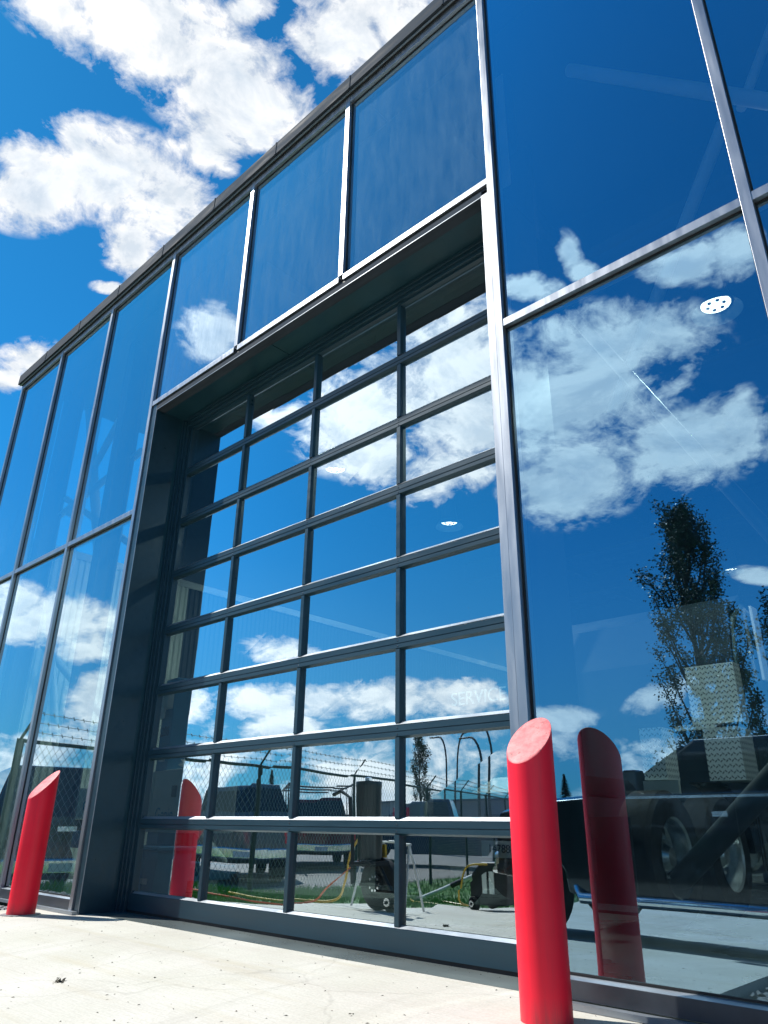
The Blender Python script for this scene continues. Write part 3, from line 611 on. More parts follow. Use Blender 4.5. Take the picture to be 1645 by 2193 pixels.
bits(-6.4, -2.2, 0.30, 0.40, 260, 'sill_dirt', '', 6)
litter(-4.2, -1.2, 22, 0.016, 'small dark clump of dry leaves alone on the pale slab')

# ---------------------------------------------------------------- ceiling lamps
def lamp0():
    t = thing('ceiling_lamp', '', 'ceiling lamp')
    MB().lathe([(0.02, 0.42), (0.12, 0.40), (0.15, 0.10), (0.165, 0.0), (0.15, 0.004)], (0, 0, 0), n=40).build('housing', M['inner_grey'], t, smooth=True)
    MB().lathe([(0.0001, -0.004), (0.12, -0.006), (0.152, 0.0)], (0, 0, 0), n=40).build('lens', M['lamp_on'], t)
    b = MB(); b.lathe([(0.17, 0.02), (0.255, -0.10), (0.258, -0.10), (0.175, 0.022)], (0, 0, 0), n=48)
    b.build('reflector', M['reflector'], t)
    for k in range(6):
        a = k*PI/3
        MB().lathe([(0.0001, -0.020), (0.018, -0.018), (0.022, -0.008)], (math.cos(a)*.085, math.sin(a)*.085, 0), n=10).build('diode', M['lamp_dot'], t)
    ld = bpy.data.lights.new('lamp_light', 'AREA'); ld.shape = 'DISK'; ld.size = 0.3; ld.energy = 80; ld.color = (0.86, 1.0, 0.92)
    lo = bpy.data.objects.new('lamp_light', ld); C.objects.link(lo); lo.parent = t; lo.location = (0, 0, -0.14)
    MB().tube([(0, 0, 0.42), (0, 0, 1.3)], 0.01, 6).build('stem', M['inner_dark'], t)
    return t
L0 = lamp0(); LP = [(-1.614, 3.70, 'large round ceiling lamp high behind the right hand pane'), (-7.563, 3.69, 'round ceiling lamp seen in the second door column beside the cloud edge'), (-7.579, 6.63, 'round ceiling lamp seen in the right door column below the cloud'), (-4.625, 12.7, 'small round ceiling lamp right of the tall tree reflection'), (-7.569, 17.1, 'smallest ceiling lamp seen inside the tall tree reflection')]
for i, (x, y, lb) in enumerate(LP):
    o = L0 if i == 0 else dup(L0); o.location = (x, y, 5.9); tag(o, lb, 'ceiling lamp', 'ceiling lamps in the workshop')
S0 = thing('strip_lamp', 'lit strip lamp hung far back beside the tall tree reflection', 'strip lamp', (-9.6, 19.6, 5.8), R(12))
MB().box(-0.65, 0.65, -0.16, 0.16, 0.0, 0.03).build('tube', M['tube_on'], S0); MB().box(-0.68, 0.68, -0.19, 0.19, 0.031, 0.10).build('housing', M['inner_grey'], S0)
S1 = dup(S0); S1.location = (-6.0, 10.2, 3.1); S1.rotation_euler.z = 0.2; S1.scale = (0.5, 0.5, 1)
tag(S1, 'short lit strip lamp seen through the dark bollard reflection', 'strip lamp')

# ---------------------------------------------------------------- wheels
def wheel(parent, x, y, z, r, w, side=1, rim_m='chrome', deep=0.1, tyre_w=None):
    """axle along local y; side=+1 the face looks towards +y"""
    s = side
    ty = MB().lathe([(r*.56, -w/2*s), (r*.9, -w/2*s), (r, -w*.38*s), (r, w*.38*s), (r*.93, w/2*s), (r*.60, w/2*s), (r*.56, w*.42*s)], (x, y, z), 'y', 36).build('wheel', M['tyre'], parent, smooth=True)
    k = w/2*s - deep*s
    MB().lathe([(r*.585, w*.5*s), (r*.57, w*.46*s), (r*.54, k+.02*s), (r*.5, k), (r*.36, k+.012*s), (r*.34, k+.03*s), (r*.2, k+.035*s), (r*.18, k+.06*s), (r*.12, k+.085*s), (.0001, k+.09*s)], (x, y, z), 'y', 36).build('rim', M[rim_m], ty, smooth=True)
    b = MB()
    for i in range(10):
        a = i*PI/5; c = (x+math.cos(a)*r*.28, y+k+.03*s, z+math.sin(a)*r*.28)
        b.tube([c, (c[0], c[1]+.035*s, c[2])], .014, 6)
    b.build('wheel_nut', M['chrome'], ty)
    b = MB()
    for i in range(10):
        a = (i+.5)*PI/5; b.lathe([(.0001, 0.001), (r*.05, 0.001)], (x+math.cos(a)*r*.44, y+k+.008*s, z+math.sin(a)*r*.44), 'y', 10)
    b.build('hand_hole', M['rubber'], ty)
    return ty

# ---------------------------------------------------------------- pickups (front towards local -x)
def pickup(name, label, cat, loc, rz, paint, L=5.6, Wd=1.95, rack=False, bars=False, group=None, rr_=0.39, cap=False, cs=0.0, zr=1.80):
    t = thing(name, label, cat, loc, rz, group); h = Wd/2
    fx, rx = 0.98, L-1.15
    def arch(cx, r=0.47, z0=0.36):
        return [(cx-r, z0)]+[(cx+r*math.cos(PI-a*PI/8), 0.36+r*math.sin(PI-a*PI/8)) for a in range(1, 8)]+[(cx+r, z0)]
    side = [(0.02, 0.42)]+arch(fx)+arch(rx)+[(L, 0.48), (L, 1.14), (3.75+cs, 1.18), (1.50+cs, 1.16), (0.55, 1.08), (0.12, 1.02), (0.0, 0.86)]
    b = MB(); n = len(side)
    rows = []
    for yy, zoff in ((-h, 0), (-h+0.05, 0.0), (h-0.05, 0.0), (h, 0)):
        rows.append(yy)
    prof_in = side
    top_in = [(x, z+(0.03 if z > 0.9 else 0)) for x, z in side]
    vs = []
    for yy, pr in ((-h, side), (-h+.12, top_in), (h-.12, top_in), (h, side)):
        vs += [(x, yy, z) for x, z in pr]
    fs = [tuple(range(n)), tuple(range(3*n, 4*n))[::-1]]
    for k in range(3):
        for i in range(n): fs.append((k*n+i, k*n+(i+1) % n, (k+1)*n+(i+1) % n, (k+1)*n+i))
    b.add(vs, fs); b.build('body', paint, t, bevel=0.015)
    base = [(1.48+cs, 1.17), (3.78+cs, 1.17)]; roof = [(2.28+cs, zr), (3.56+cs, zr)]
    if cap: base = [(1.48, 1.17), (L-.05, 1.17)]; roof = [(2.28, zr), (L-.35, zr)]
    b = MB(); hb, hr = h-.07, h-.24
    P = [(base[0][0], -hb, 1.165), (base[1][0], -hb, 1.165), (base[1][0], hb, 1.165), (base[0][0], hb, 1.165), (roof[0][0], -hr, zr), (roof[1][0], -hr, zr), (roof[1][0], hr, zr), (roof[0][0], hr, zr)]
    m_ = [(2.6+cs, -hr+.02, zr+.03), (2.6+cs, hr-.02, zr+.03), (roof[1][0]-.1, hr-.02, zr+.02), (roof[1][0]-.1, -hr+.02, zr+.02)]
    b.add(P, [(0, 1, 5, 4), (2, 3, 7, 6), (1, 2, 6, 5), (3, 0, 4, 7), (4, 5, 6, 7)]); b.build('cab', paint, t, bevel=0.03)
    def pane(a, c, d, e, off):
        q = [Vector(p)+Vector(off) for p in (a, c, d, e)]; o_ = Vector(off)*-2
        bb = MB(); bb.add([tuple(v) for v in q]+[tuple(v+o_) for v in q], [(0, 1, 2, 3), (4, 7, 6, 5), (0, 4, 5, 1), (1, 5, 6, 2), (2, 6, 7, 3), (3, 7, 4, 0)])
        return bb.build('window', M['car_glass'], t)
    def lerp(p, q, k): return tuple(p[i]+(q[i]-p[i])*k for i in range(3))
    xe = base[1][0]; xr = roof[1][0]
    for s in (-1, 1):
        def S(x, f):   # point on the side glass plane
            return (x, s*(hb+(hr-hb)*f), 1.165+(zr-1.165)*f)
        xs = lambda f: base[0][0]+(roof[0][0]-base[0][0])*f
        pane(S(xs(.08)+.14, .08), S(2.62+cs, .08), S(2.62+cs, .86), S(xs(.86)+.10, .86), (0, s*.012, .004))
        pane(S(2.72+cs, .08), S(3.60+cs, .08), S(3.48+cs, .86), S(2.72+cs, .86), (0, s*.012, .004))
        if cap: pane(S(3.9, .12), S(L-.25, .12), S(L-.42, .84), S(3.9, .84), (0, s*.012, .004))
        b = MB(); b.box(1.5+cs, 3.76+cs, s*(h-.005)-(0.006), s*(h-.005)+.012, 1.135, 1.155); b.build('belt_trim', M['chrome'], t)
        b = MB(); b.box(2.46+cs, 2.60+cs, s*h-.02, s*h+.025, .99, 1.03); b.box(3.50+cs, 3.66+cs, s*h-.02, s*h+.025, .99, 1.03); b.build('door_handle', M['chrome'] if bars else paint, t)
        b = MB(); b.box(1.72+cs, 1.86+cs, s*(h+.02)-.0, s*(h+.02)+s*.20, 1.17, 1.36); b.build('mirror', paint, t, bevel=.02)
        b = MB(); b.box(2.665+cs, 2.673+cs, s*(h+.001)-.002, s*(h+.001)+.002, .52, 1.13); b.box(3.70+cs, 3.708+cs, s*(h+.001)-.002, s*(h+.001)+.002, .52, 1.13); b.box(1.50+cs, 1.508+cs, s*(h+.001)-.002, s*(h+.001)+.002, .52, 1.1); b.build('door_gap', M['rubber'], t)
        if bars:
            MB().tube([(1.5, s*(h-.05), .42), (1.6, s*(h+.06), .34), (3.7, s*(h+.06), .34), (3.8, s*(h-.05), .42)], .045, 12).build('running_board', M['chrome'], t, smooth=True)
    pane(lerp(P[0], P[4], .08), lerp(P[3], P[7], .08), lerp(P[3], P[7], .88), lerp(P[0], P[4], .88), (-.008, 0, .006))
    pane(lerp(P[1], P[5], .15), lerp(P[2], P[6], .15), lerp(P[2], P[6], .85), lerp(P[1], P[5], .85), (.010, 0, .004))
    MB().box(-.06, .14, -h+.02, h-.02, .42, .66).build('bumper', M['chrome'], t, bevel=.03)
    MB().box(L-.10, L+.10, -h+.02, h-.02, .46, .66).build('bumper', M['chrome'], t, bevel=.03)
    MB().box(-.02, .05, -.55, .55, .70, .98).build('grille', M['black_plastic'], t, bevel=.01)
    tg = MB().box(L+.0125, L+.022, -h+.26, h-.26, .70, 1.10).build('tailgate', paint, t, bevel=.01); MB().box(L+.023, L+.035, -.12, .12, .98, 1.04).build('tailgate_handle', M['chrome'], tg)
    MB().box(L+.101, L+.108, -.16, .16, .50, .60).build('number_plate', M['plate_white'], t)
    for s in (-1, 1):
        MB().box(-.015, .10, s*.78-.16, s*.78+.16, .76, .96).build('headlight', M['headlight'], t, bevel=.02)
        MB().box(L-.05, L+.012, s*(h-.10)-.07, s*(h-.10)+.07, .74, 1.08).build('tail_light', M['tail_red'], t, bevel=.01)
        for cx in (fx, rx): wheel(t, cx, s*(h-.13), rr_, rr_, .24, s, 'silver_paint' if not bars else 'chrome', .05)
    if rack:
        b = MB(); 
        for x in (1.9, 3.9, L-.1):
            b.tube([(x, -h+.1, 1.15), (x, -h+.1, 2.05), (x, h-.1, 2.05), (x, h-.1, 1.15)], .025, 8)
        b.tube([(.9, -h+.1, 2.08), (L+.1, -h+.1, 2.08)], .03, 8); b.tube([(.9, h-.1, 2.08), (L+.1, h-.1, 2.08)], .03, 8)
        b.build('ladder_rack', M['galv'], t)
    return t
pk = 'pickups parked behind the fence'
def at_y(y): return GF
E_ = pickup('pickup_truck', 'long black pickup with chrome running board, belt strip and closed dark windows', 'pickup truck', (-5.58, -4.90, -0.33), 0, M['black_paint'], L=5.8, bars=True, cs=0.52, zr=1.62)
E_.scale = (1, 1, 1.14)
def far_pickup(label, rear, ang, paint, k, **kw):
    a = R(ang); L = kw.get('L', 5.6)*k
    o = pickup('pickup_truck', label, 'pickup truck', (rear[0]-L*math.cos(a), rear[1]-L*math.sin(a), GF), a, paint, group=pk, **kw)
    o.scale = (k, k, k); return o
far_pickup('dark grey covered pickup behind the fence, left of the one with a rack', (-16.2, -8.1), 33, M['grey_paint'], 1.25, cap=True)
far_pickup('maroon pickup carrying a metal ladder rack behind the fence', (-17.6, -12.0), 38, M['maroon_paint'], 1.15, rack=True)
far_pickup('navy blue pickup parked farthest along the fence, right of the rack truck', (-15.3, -20.8), -32, M['navy_paint'], 1.2, L=6.2)
far_pickup('black pickup parked close behind the fence beside the green corner post', (-12.2, -2.4), 15, M['black_paint'], 1.2, cap=True)

# ---------------------------------------------------------------- semi tractor inside the bay, nose into the shop
TX = -3.78
tr = thing('semi_tractor', 'dark semi tractor with chrome wheels and tread plate boxes parked nose in inside the shop', 'semi truck', (TX, 2.0, -0.03))
def T(b, name, mat, **k):
    return b.build(name, mat, tr, **k)
b = MB(); b.box(-.46, -.36, .0, 7.0, .72, .98); b.box(.36, .46, .0, 7.0, .72, .98); b.box(-.46, .46, -.02, .08, .66, .98); b.box(-.4, .4, 1.9, 2.1, .75, .95)
T(b, 'chassis', M['inner_dark'])
b = MB(); b.prism([(.5, 1.0), (.9, 1.16), (1.9, 1.16), (2.2, 1.0)], 0, -.45, .45); T(b, 'fifth_wheel', M['black_plastic'])
b = MB(); b.box(-1.05, 1.05, -.06, .0, .42, .64); T(b, 'rear_bumper', M['black_plastic'])
for s in (-1, 1):
    tl = T(MB().box(s*.70-.21, s*.70+.21, -.09, -.062, .76, .92), 'tail_light', M['plate_white'])
    MB().box(s*.70-.16, s*.70+.02, -.105, -.0905, .775, .87).build('red_lens', M['tail_red'], tl)
    mf = T(MB().box(s*1.02-.26, s*1.02+.26, .12, .135, .16, .80), 'mud_flap', M['rubber'])
    MB().box(s*1.02-.26, s*1.02+.26, .117, .1195, .18, .22).build('flap_edge', M['chrome'], mf)
pl = T(MB().box(.1, .44, -.10, -.062, .50, .62), 'number_plate', M['plate_white']); text_mesh('plate_number', '14788', .085, M['ink_blue'], pl, (.27, -.104, .56), (PI/2, 0, 0))
def twheel(x, y, s):
    # axle across x: build about y axis then turn
    hub = bpy.data.objects.new('wheel', None)
for s in (-1, 1):
    for yc in (1.02, 2.22):
        w_ = .30; x = s*1.07
        r = .51
        ty = T(MB().lathe([(r*.56, -w_/2*s), (r*.9, -w_/2*s), (r, -w_*.38*s), (r, w_*.38*s), (r*.94, w_/2*s), (r*.60, w_/2*s), (r*.565, w_*.44*s)], (x, yc, .51), 'x', 40), 'wheel', M['tyre'], smooth=True)
        k = s*(w_/2-.16)
        MB().lathe([(r*.60, w_/2*s+.006*s), (r*.565, w_/2*s-.01*s), (r*.54, k+.02*s), (r*.50, k), (r*.40, k+.014*s), (r*.36, k+.02*s), (r*.24, k+.02*s), (r*.22, k+.08*s), (r*.14, k+.12*s), (.0001, k+.125*s)], (x, yc, .51), 'x', 40).build('rim', M['rim_bright'], ty, smooth=True)
        b = MB()
        for i in range(10):
            a = i*PI/5; c = (x+k+.015*s, yc+math.cos(a)*r*.30, .51+math.sin(a)*r*.30); b.tube([c, (c[0]+.05*s, c[1], c[2])], .016, 6)
        b.build('wheel_nut', M['chrome'], ty)
        b = MB()
        for i in range(10):
            a = (i+.5)*PI/5; b.lathe([(.0001, 0.002*s), (r*.055, 0.002*s)], (x+k+.008*s, yc+math.cos(a)*r*.46, .51+math.sin(a)*r*.46), 'x', 10)
        b.build('hand_hole', M['rubber'], ty)
    xo = s*1.20
    pr = [(2.22+.66*math.cos(a*PI/10), .51+.62*math.sin(a*PI/10)) for a in range(0, 6)]
    b = MB(); q = pr+[(y_+.0, z_+.012) for y_, z_ in pr[::-1]]; b.prism(q, 0, s*1.22, s*.92); T(b, 'fender', M['black_paint'])
    b = MB(); b.box(s*1.235-.008, s*1.235+.008, 3.00, 3.02, .35, 1.12); b.box(s*1.235-.008, s*1.235+.008, 3.08, 3.10, .35, 1.12); T(b, 'chrome_strip', M['chrome'])
    T(MB().lathe([(.0001, 3.25), (.30, 3.25), (.33, 3.29), (.33, 4.5), (.30, 4.54), (.0001, 4.54)], (s*.88, 0, .62), 'y', 28), 'fuel_tank', M['chrome'], smooth=True)
    if s < 0: T(MB().tube([(s*1.02, 3.20, .9), (s*1.02, 3.20, 3.6)], .07, 16), 'exhaust_stack', M['chrome'], smooth=True)
T(MB().box(.78, 1.30, 2.92, 3.12, 1.76, 2.38), 'toolbox', M['plate'])
T(MB().box(.99, 1.34, 2.60, 3.00, 1.17, 1.68), 'toolbox', M['plate'])
T(MB().box(.60, 1.03, 2.86, 2.90, 1.70, 1.755), 'deck_step', M['plate'])
T(MB().box(.58, .81, 2.0, 2.3, 1.16, 1.65), 'toolbox', M['plate'])
T(MB().box(.58, .93, 1.95, 1.99, 1.03, 1.15), 'deck_plate', M['lift_grey'])
b = MB(); pr = [(3.35, 1.0), (5.9, 1.0), (5.9, 1.55), (5.6, 2.4), (5.2, 3.05), (3.95, 3.25), (3.5, 3.0), (3.35, 2.5)]
n = len(pr); vs = []
for xx, k in ((-1.22, 1), (-1.05, 1.03), (1.05, 1.03), (1.22, 1)): vs += [(xx, y, 1+(z-1)*k) for y, z in pr]
fs = [tuple(range(n)), tuple(range(3*n, 4*n))[::-1]]+[(k*n+i, k*n+(i+1) % n, (k+1)*n+(i+1) % n, (k+1)*n+i) for k in range(3) for i in range(n)]
b.add(vs, fs); T(b, 'cab', M['cab_paint'], bevel=.03)
T(MB().prism([(3.30, 1.05), (3.345, 1.05), (3.345, 2.55), (3.49, 3.06), (3.93, 3.32), (3.92, 3.37), (3.44, 3.11), (3.30, 2.56)], 0, -1.19, 1.19), 'dark_rear_sheet', M['inner_dark'])  # dark sheet added over the cab's back to keep it dim
for s in (-1, 1):
    T(MB().prism([(3.75, 1.75), (4.1, 1.62), (4.15, 2.2), (3.8, 2.3)], 0, s*1.222, s*1.240), 'sleeper_window', M['car_glass'], bevel=.004)
    T(MB().prism([(4.6, 1.80), (5.5, 1.80), (5.3, 2.45), (4.6, 2.45)], 0, s*1.222, s*1.238), 'door_window', M['car_glass'])
    b = MB(); b.box(s*1.222-.004, s*1.222+.004, 4.42, 4.435, 1.05, 2.9); b.box(s*1.222-.004, s*1.222+.004, 3.46, 3.472, 1.05, 2.9); T(b, 'panel_gap', M['rubber'])
    T(MB().lathe([(.06, 0), (.055, .02*s), (.0001, .03*s)], (s*1.222, 3.86, 2.62), 'x', 16), 'side_lamp', M['chrome'], smooth=True)
    T(MB().box(s*1.26-.015, s*1.26+.015, 4.05, 4.25, 2.35, 3.25), 'side_fairing', M['plate_white'])
b = MB(); b.prism([(5.9, .95), (8.0, .95), (8.0, 1.5), (5.9, 1.65)], 0, -.95, .95); T(b, 'hood', M['cab_paint'], bevel=.05)

# ---------------------------------------------------------------- things along the left of the shop
lf = thing('scissor_lift', 'pale grey work lift with blue lettering parked inside behind the left jamb', 'lift', (-7.9, 1.75, -0.03), R(-8))
MB().box(-.55, .75, -.30, .35, .62, 1.28).build('counterweight', M['lift_grey'], lf, bevel=.03)
text_mesh('lettering', 'Genie', .20, M['blue_paint'], lf, (.30, -.306, .80), (PI/2, 0, 0))
b = MB(); b.box(-.5, .75, -.38, .42, .16, .30); b.build('base', M['blue_paint'], lf, bevel=.02)
for x in (-.35, .6):
    for s in (-1, 1): wheel(lf, x, s*.40, .14, .17, .10, s, 'lift_grey', .02)
ms = MB().box(-.20, .12, -.26, -.06, .30, 2.35).build('mast', M['blue_paint'], lf, bevel=.01)
text_mesh('mast_number', '286', .16, M['ink_blue'], ms, (-.04, -.265, 1.72), (PI/2, 0, 0))
MB().box(-.12, .04, -.270, -.262, 1.38, 1.52).build('sticker', M['plate_white'], ms); MB().box(-.20, .10, -.34, -.262, 1.98, 2.20).build('control_box', M['lift_grey'], lf, bevel=.01)
MB().box(-.14, .08, -.355, -.341, 1.86, 1.99).build('socket_plate', M['plate_white'], lf)
MB().box(.46, .56, -.315, -.3005, .98, 1.10).build('latch', M['black_plastic'], lf)
lf2 = thing('boom_lift', 'white lift with blue motor and lettering seen at the foot of the left bays', 'lift', (-9.45, 1.6, -0.03), R(5))
MB().box(-.5, .5, -.25, .3, .75, 1.12).build('body', M['lift_grey'], lf2, bevel=.03); text_mesh('lettering', 'Genie', .18, M['blue_paint'], lf2, (.18, -.256, .90), (PI/2, 0, 0))
MB().box(-.15, .25, -.28, -.02, .42, .62).build('motor', M['blue_plastic'], lf2, bevel=.02); MB().box(-.4, .4, -.15, .2, .62, .745).build('frame', M['inner_dark'], lf2)
MB().box(-.05, .05, -.1, .1, 1.121, 2.3).build('mast', M['lift_grey'], lf2)
for x in (-.35, .35): wheel(lf2, x, -.26, .22, .22, .12, -1, 'lift_grey', .03)
bn = thing('storage_bin', 'blue plastic bin with white labels on the floor below the grey lift', 'bin', (-7.25, 1.15, -0.03))
MB().prism([(-.28, .0), (.28, .0), (.34, .46), (-.34, .46)], 1, -.2, .2).build('tub', M['blue_plastic'], bn, bevel=.01); MB().box(-.37, .37, -.235, .235, .461, .50).build('lid', M['blue_plastic'], bn, bevel=.01)
lbp = MB().box(-.20, -.02, -.207, -.2005, .28, .38).build('label_plate', M['plate_white'], bn); text_mesh('label_text', 'ZX07', .06, M['ink_blue'], lbp, (-.11, -.209, .33), (PI/2, 0, 0))
MB().box(.08, .20, -.207, -.2005, .16, .21).build('sticker', M['plate_white'], bn)
bx = thing('paper_heap', 'crumpled white paper heap lying on top of the grey lift', 'paper', (-7.60, 1.62, 1.26))
b = MB(); r_ = random.Random(9)
for i in range(14):
    a = r_.random()*6.28; l = r_.uniform(.05, .12); z = r_.uniform(.0, .05)
    b.add([(0+r_.uniform(-.05, .05), r_.uniform(-.05, .05), z), (math.cos(a)*l, math.sin(a)*l, z+r_.uniform(0, .08)), (math.cos(a+.8)*l, math.sin(a+.8)*l, z+.03), (math.cos(a+.4)*l*.4, math.sin(a+.4)*l*.4, z+.06)], [(0, 1, 2, 3)])
b.build('sheet', M['plate_white'], bx)
sg = thing('service_sign', 'raised pale SERVICE lettering hung inside behind the right door column', 'sign', (-6.62, 6.0, 2.52))
text_mesh('lettering', 'SERVICE', .29, M['steel_white'], sg, (0, 0, 0), (PI/2, 0, 0), .01)
MB().box(-.62, .62, .02, .04, -.16, .16).build('board', M['inner_dark'], sg)
rk = thing('storage_rack', 'pale shelving rack with upright posts far back beside the tread plate boxes', 'rack', (-4.3, 9.5, -.03))
for x in (-1.5, -.9, -.3, .3, .9, 1.5): MB().box(x-.03, x+.03, 0, .06, 0, 2.9).build('upright', M['inner_grey'], rk)
for z in (.6, 1.5, 2.2, 2.9): MB().box(-1.55, 1.55, -.02, .5, z, z+.05).build('shelf', M['steel_white'], rk)

# ---------------------------------------------------------------- work gear standing outside on the slab, seen mirrored in the door
gc = thing('cylinder_cart', 'dark gas cylinder strapped on a wheeled cart with one big tyre', 'cart', (-6.10, -2.40, gz(-2.4)))
wheel(gc, 0, -.02, .26, .26, .12, 1, 'black_plastic', .02); wheel(gc, .28, .1, .10, .10, .05, 1, 'black_plastic', .01)
MB().lathe([(.0001, .50), (.13, .50), (.145, .54), (.145, 1.26), (.15, 1.27), (.15, 1.31), (.145, 1.32), (.0001, 1.32)], (0, .16, 0), 'z', 28).build('cylinder', M['cyl_grey'], gc, smooth=True)
MB().tube([(-.12, .30, .26), (-.16, .32, 1.15), (-.30, .34, 1.22), (-.42, .34, 1.18)], .022, 8).build('handle', M['black_plastic'], gc)
b = MB(); b.tube([(.0, -.1, .26), (.0, .3, .26)], .02, 8); b.box(-.17, .17, .02, .32, .44, .49); b.tube([(.28, .1, .2), (.1, .1, .44)], .02, 8); b.build('frame', M['black_plastic'], gc)
MB().lathe([(.03, 1.321), (.04, 1.33), (.04, 1.36), (.0001, 1.37)], (0, .16, 0), 'z', 12).build('valve', M['chrome'], gc); MB().box(-.16, .10, -.02, .01, .52, .66).build('yellow_bracket', M['yellow'], gc)
ts = thing('folding_trestle', 'thin white legged folding trestle beside the cylinder cart', 'trestle', (-6.45, -2.9, gz(-2.9)))
for x in (-.42, .42):
    for s in (-1, 1): MB().tube([(x+.03*s, .20*s, 0), (x*.8, 0, .72)], .013, 8).build('leg', M['white_pipe'], ts)
MB().tube([(-.36, 0, .72), (.36, 0, .72)], .016, 8).build('top_bar', M['white_pipe'], ts)
pp = thing('extension_pole', 'long white pole with black grips leaning over the grass edge', 'pole', (0, 0, 0))
A_ = Vector((-9.2, -6.4, GF+.08)); B_ = Vector((-7.35, -6.9, GF+.85))
MB().tube([A_, B_], .035, 12).build('tube', M['white_pipe'], pp)
for k in (.0, .42, .9): MB().tube([A_.lerp(B_, k), A_.lerp(B_, k+.12)], .042, 12).build('grip', M['black_plastic'], pp)
bx2 = thing('pressure_washer', 'black boxy machine with coiled yellow hose near the pole', 'machine', (-6.55, -5.3, gz(-5.3)))
MB().prism([(-.28, .08), (.28, .08), (.30, .50), (.18, .66), (-.12, .66), (-.28, .5)], 1, -.2, .2).build('body', M['black_plastic'], bx2, bevel=.02)
for s in (-1, 1): wheel(bx2, -.2, s*.22, .09, .09, .05, s, 'black_plastic', .01)
MB().box(-.05, .02, .201, .215, .22, .5).build('vent', M['lift_grey'], bx2); MB().box(.06, .13, .201, .215, .22, .5).build('vent', M['lift_grey'], bx2)
def hose(pts, m, r, label, nm='hose'):
    P_ = []
    for i in range(len(pts)-1):
        p0 = Vector(pts[max(0, i-1)]); p1 = Vector(pts[i]); p2 = Vector(pts[i+1]); p3 = Vector(pts[min(len(pts)-1, i+2)])
        for k in range(8):
            t_ = k/8; P_.append(.5*((2*p1)+(p2-p0)*t_+(2*p0-5*p1+4*p2-p3)*t_*t_+(-p0+3*p1-3*p2+p3)*t_**3))
    P_.append(Vector(pts[-1])); return tag(MB().tube(P_, r, 8).build(nm, M[m], smooth=True), label, 'hose')
g = lambda x, y, h=.02: (x, y, gz(y)+h)
hose([g(-6.1, -2.3, .9), g(-6.5, -2.35, .6), g(-6.75, -2.5, .25), g(-7.05, -2.6, .04), g(-7.6, -2.3, .03), g(-8.6, -2.2, .05)], 'yellow', .014, 'yellow hose hanging from the cylinder cart down to the grass edge')
hose([g(-6.2, -2.2, .5), g(-6.7, -2.2, .2), g(-7.0, -2.2, .02), g(-7.2, -1.7, .02), g(-7.5, -1.3, .05), g(-8.4, -1.2, .08)], 'orange', .010, 'orange cord trailing over the slab edge by the cart')
hose([g(-6.55, -5.1, .62), g(-6.85, -5.0, .55), g(-7.05, -5.1, .1), g(-7.3, -5.6, .02), g(-8.3, -5.6, .02), g(-8.9, -6.1, .04)], 'yellow', .014, 'yellow hose running from the black machine along the slab edge')

# ---------------------------------------------------------------- chain link fence
fn = thing('chain_link_fence', 'tall chain link fence topped with strands of barbed wire', 'fence', (0, 0, 0))
FP = [(-9.50, -0.35), (-10.35, -3.9), (-11.4, -7.3), (-12.5, -10.9), (-13.9, -14.4), (-15.6, -18.0), (-17.6, -22.0), (-20.0, -26.5)]
FT = 1.60
def fz(i): return max(GF, gz(FP[i][1]))
for i, (x, y) in enumerate(FP):
    r = .045 if i in (0, 1) else .035
    MB().tube([(x, y, GF), (x, y, FT+.02)], r, 12).build('post', M['green_post'], fn, smooth=True)
    MB().tube([(x, y, FT+.02), (x+.26, y-.06, FT+.34)], .018, 8).build('wire_arm', M['green_post'], fn)
b = MB()
for a, c in zip(FP[:-1], FP[1:]): b.tube([(*a, FT), (*c, FT)], .025, 8)
b.build('top_rail', M['green_post'], fn)
for k in range(3):
    b = MB(); f = .28+.32*k
    for a, c in zip(FP[:-1], FP[1:]):
        pa = Vector((a[0]+.26*f, a[1]-.06*f, FT+.02+.32*f)); pc = Vector((c[0]+.26*f, c[1]-.06*f, FT+.02+.32*f))
        n = 10; b.tube([pa.lerp(pc, q/n)-Vector((0, 0, .03*math.sin(PI*q/n))) for q in range(n+1)], .004, 5)
        for q in range(24):
            p_ = pa.lerp(pc, (q+.5)/24)-Vector((0, 0, .03*math.sin(PI*(q+.5)/24))); b.tube([p_-Vector((.012, .01, .022)), p_+Vector((.012, .01, .022))], .003, 4); b.tube([p_-Vector((-.012, .01, .022)), p_+Vector((-.012, .01, .022))], .003, 4)
    b.build('barbed_wire', M['wire'], fn)
b = MB(); SP = .105
for a, c in zip(FP[:-1], FP[1:]):
    A0 = Vector((*a, 0)); D0 = Vector((*c, 0))-A0; Lh = D0.length; D0.normalize(); zb = GF+.03; Hh = FT-zb; slope = .8
    n = int((Lh+Hh*slope)/SP)
    for sgn in (1, -1):
        for q in range(n+1):
            s0 = -Hh*slope+q*SP if sgn == 1 else q*SP
            t0, t1 = 0.0, 1.0   # s = s0 + sgn*Hh*slope*t ; z = zb+Hh*t
            k = sgn*Hh*slope
            lo, hi = sorted(((0-s0)/k, (Lh-s0)/k)); t0 = max(0, lo); t1 = min(1, hi)
            if t1-t0 < .02: continue
            P0 = A0+D0*(s0+k*t0); P1 = A0+D0*(s0+k*t1)
            o_ = D0.cross(Vector((0, 0, 1)))*.003*sgn
            b.tube([P0+o_+Vector((0, 0, zb+Hh*t0)), P1+o_+Vector((0, 0, zb+Hh*t1))], .0027, 3, False)
    # twisted ends above the rail
    for q in range(int(Lh/.105)):
        p_ = A0+D0*(q*.105)+Vector((0, 0, FT+.02)); b.tube([p_, p_+Vector((0, 0, .05))], .0027, 3, False)
b.build('wire_mesh', M['wire'], fn)

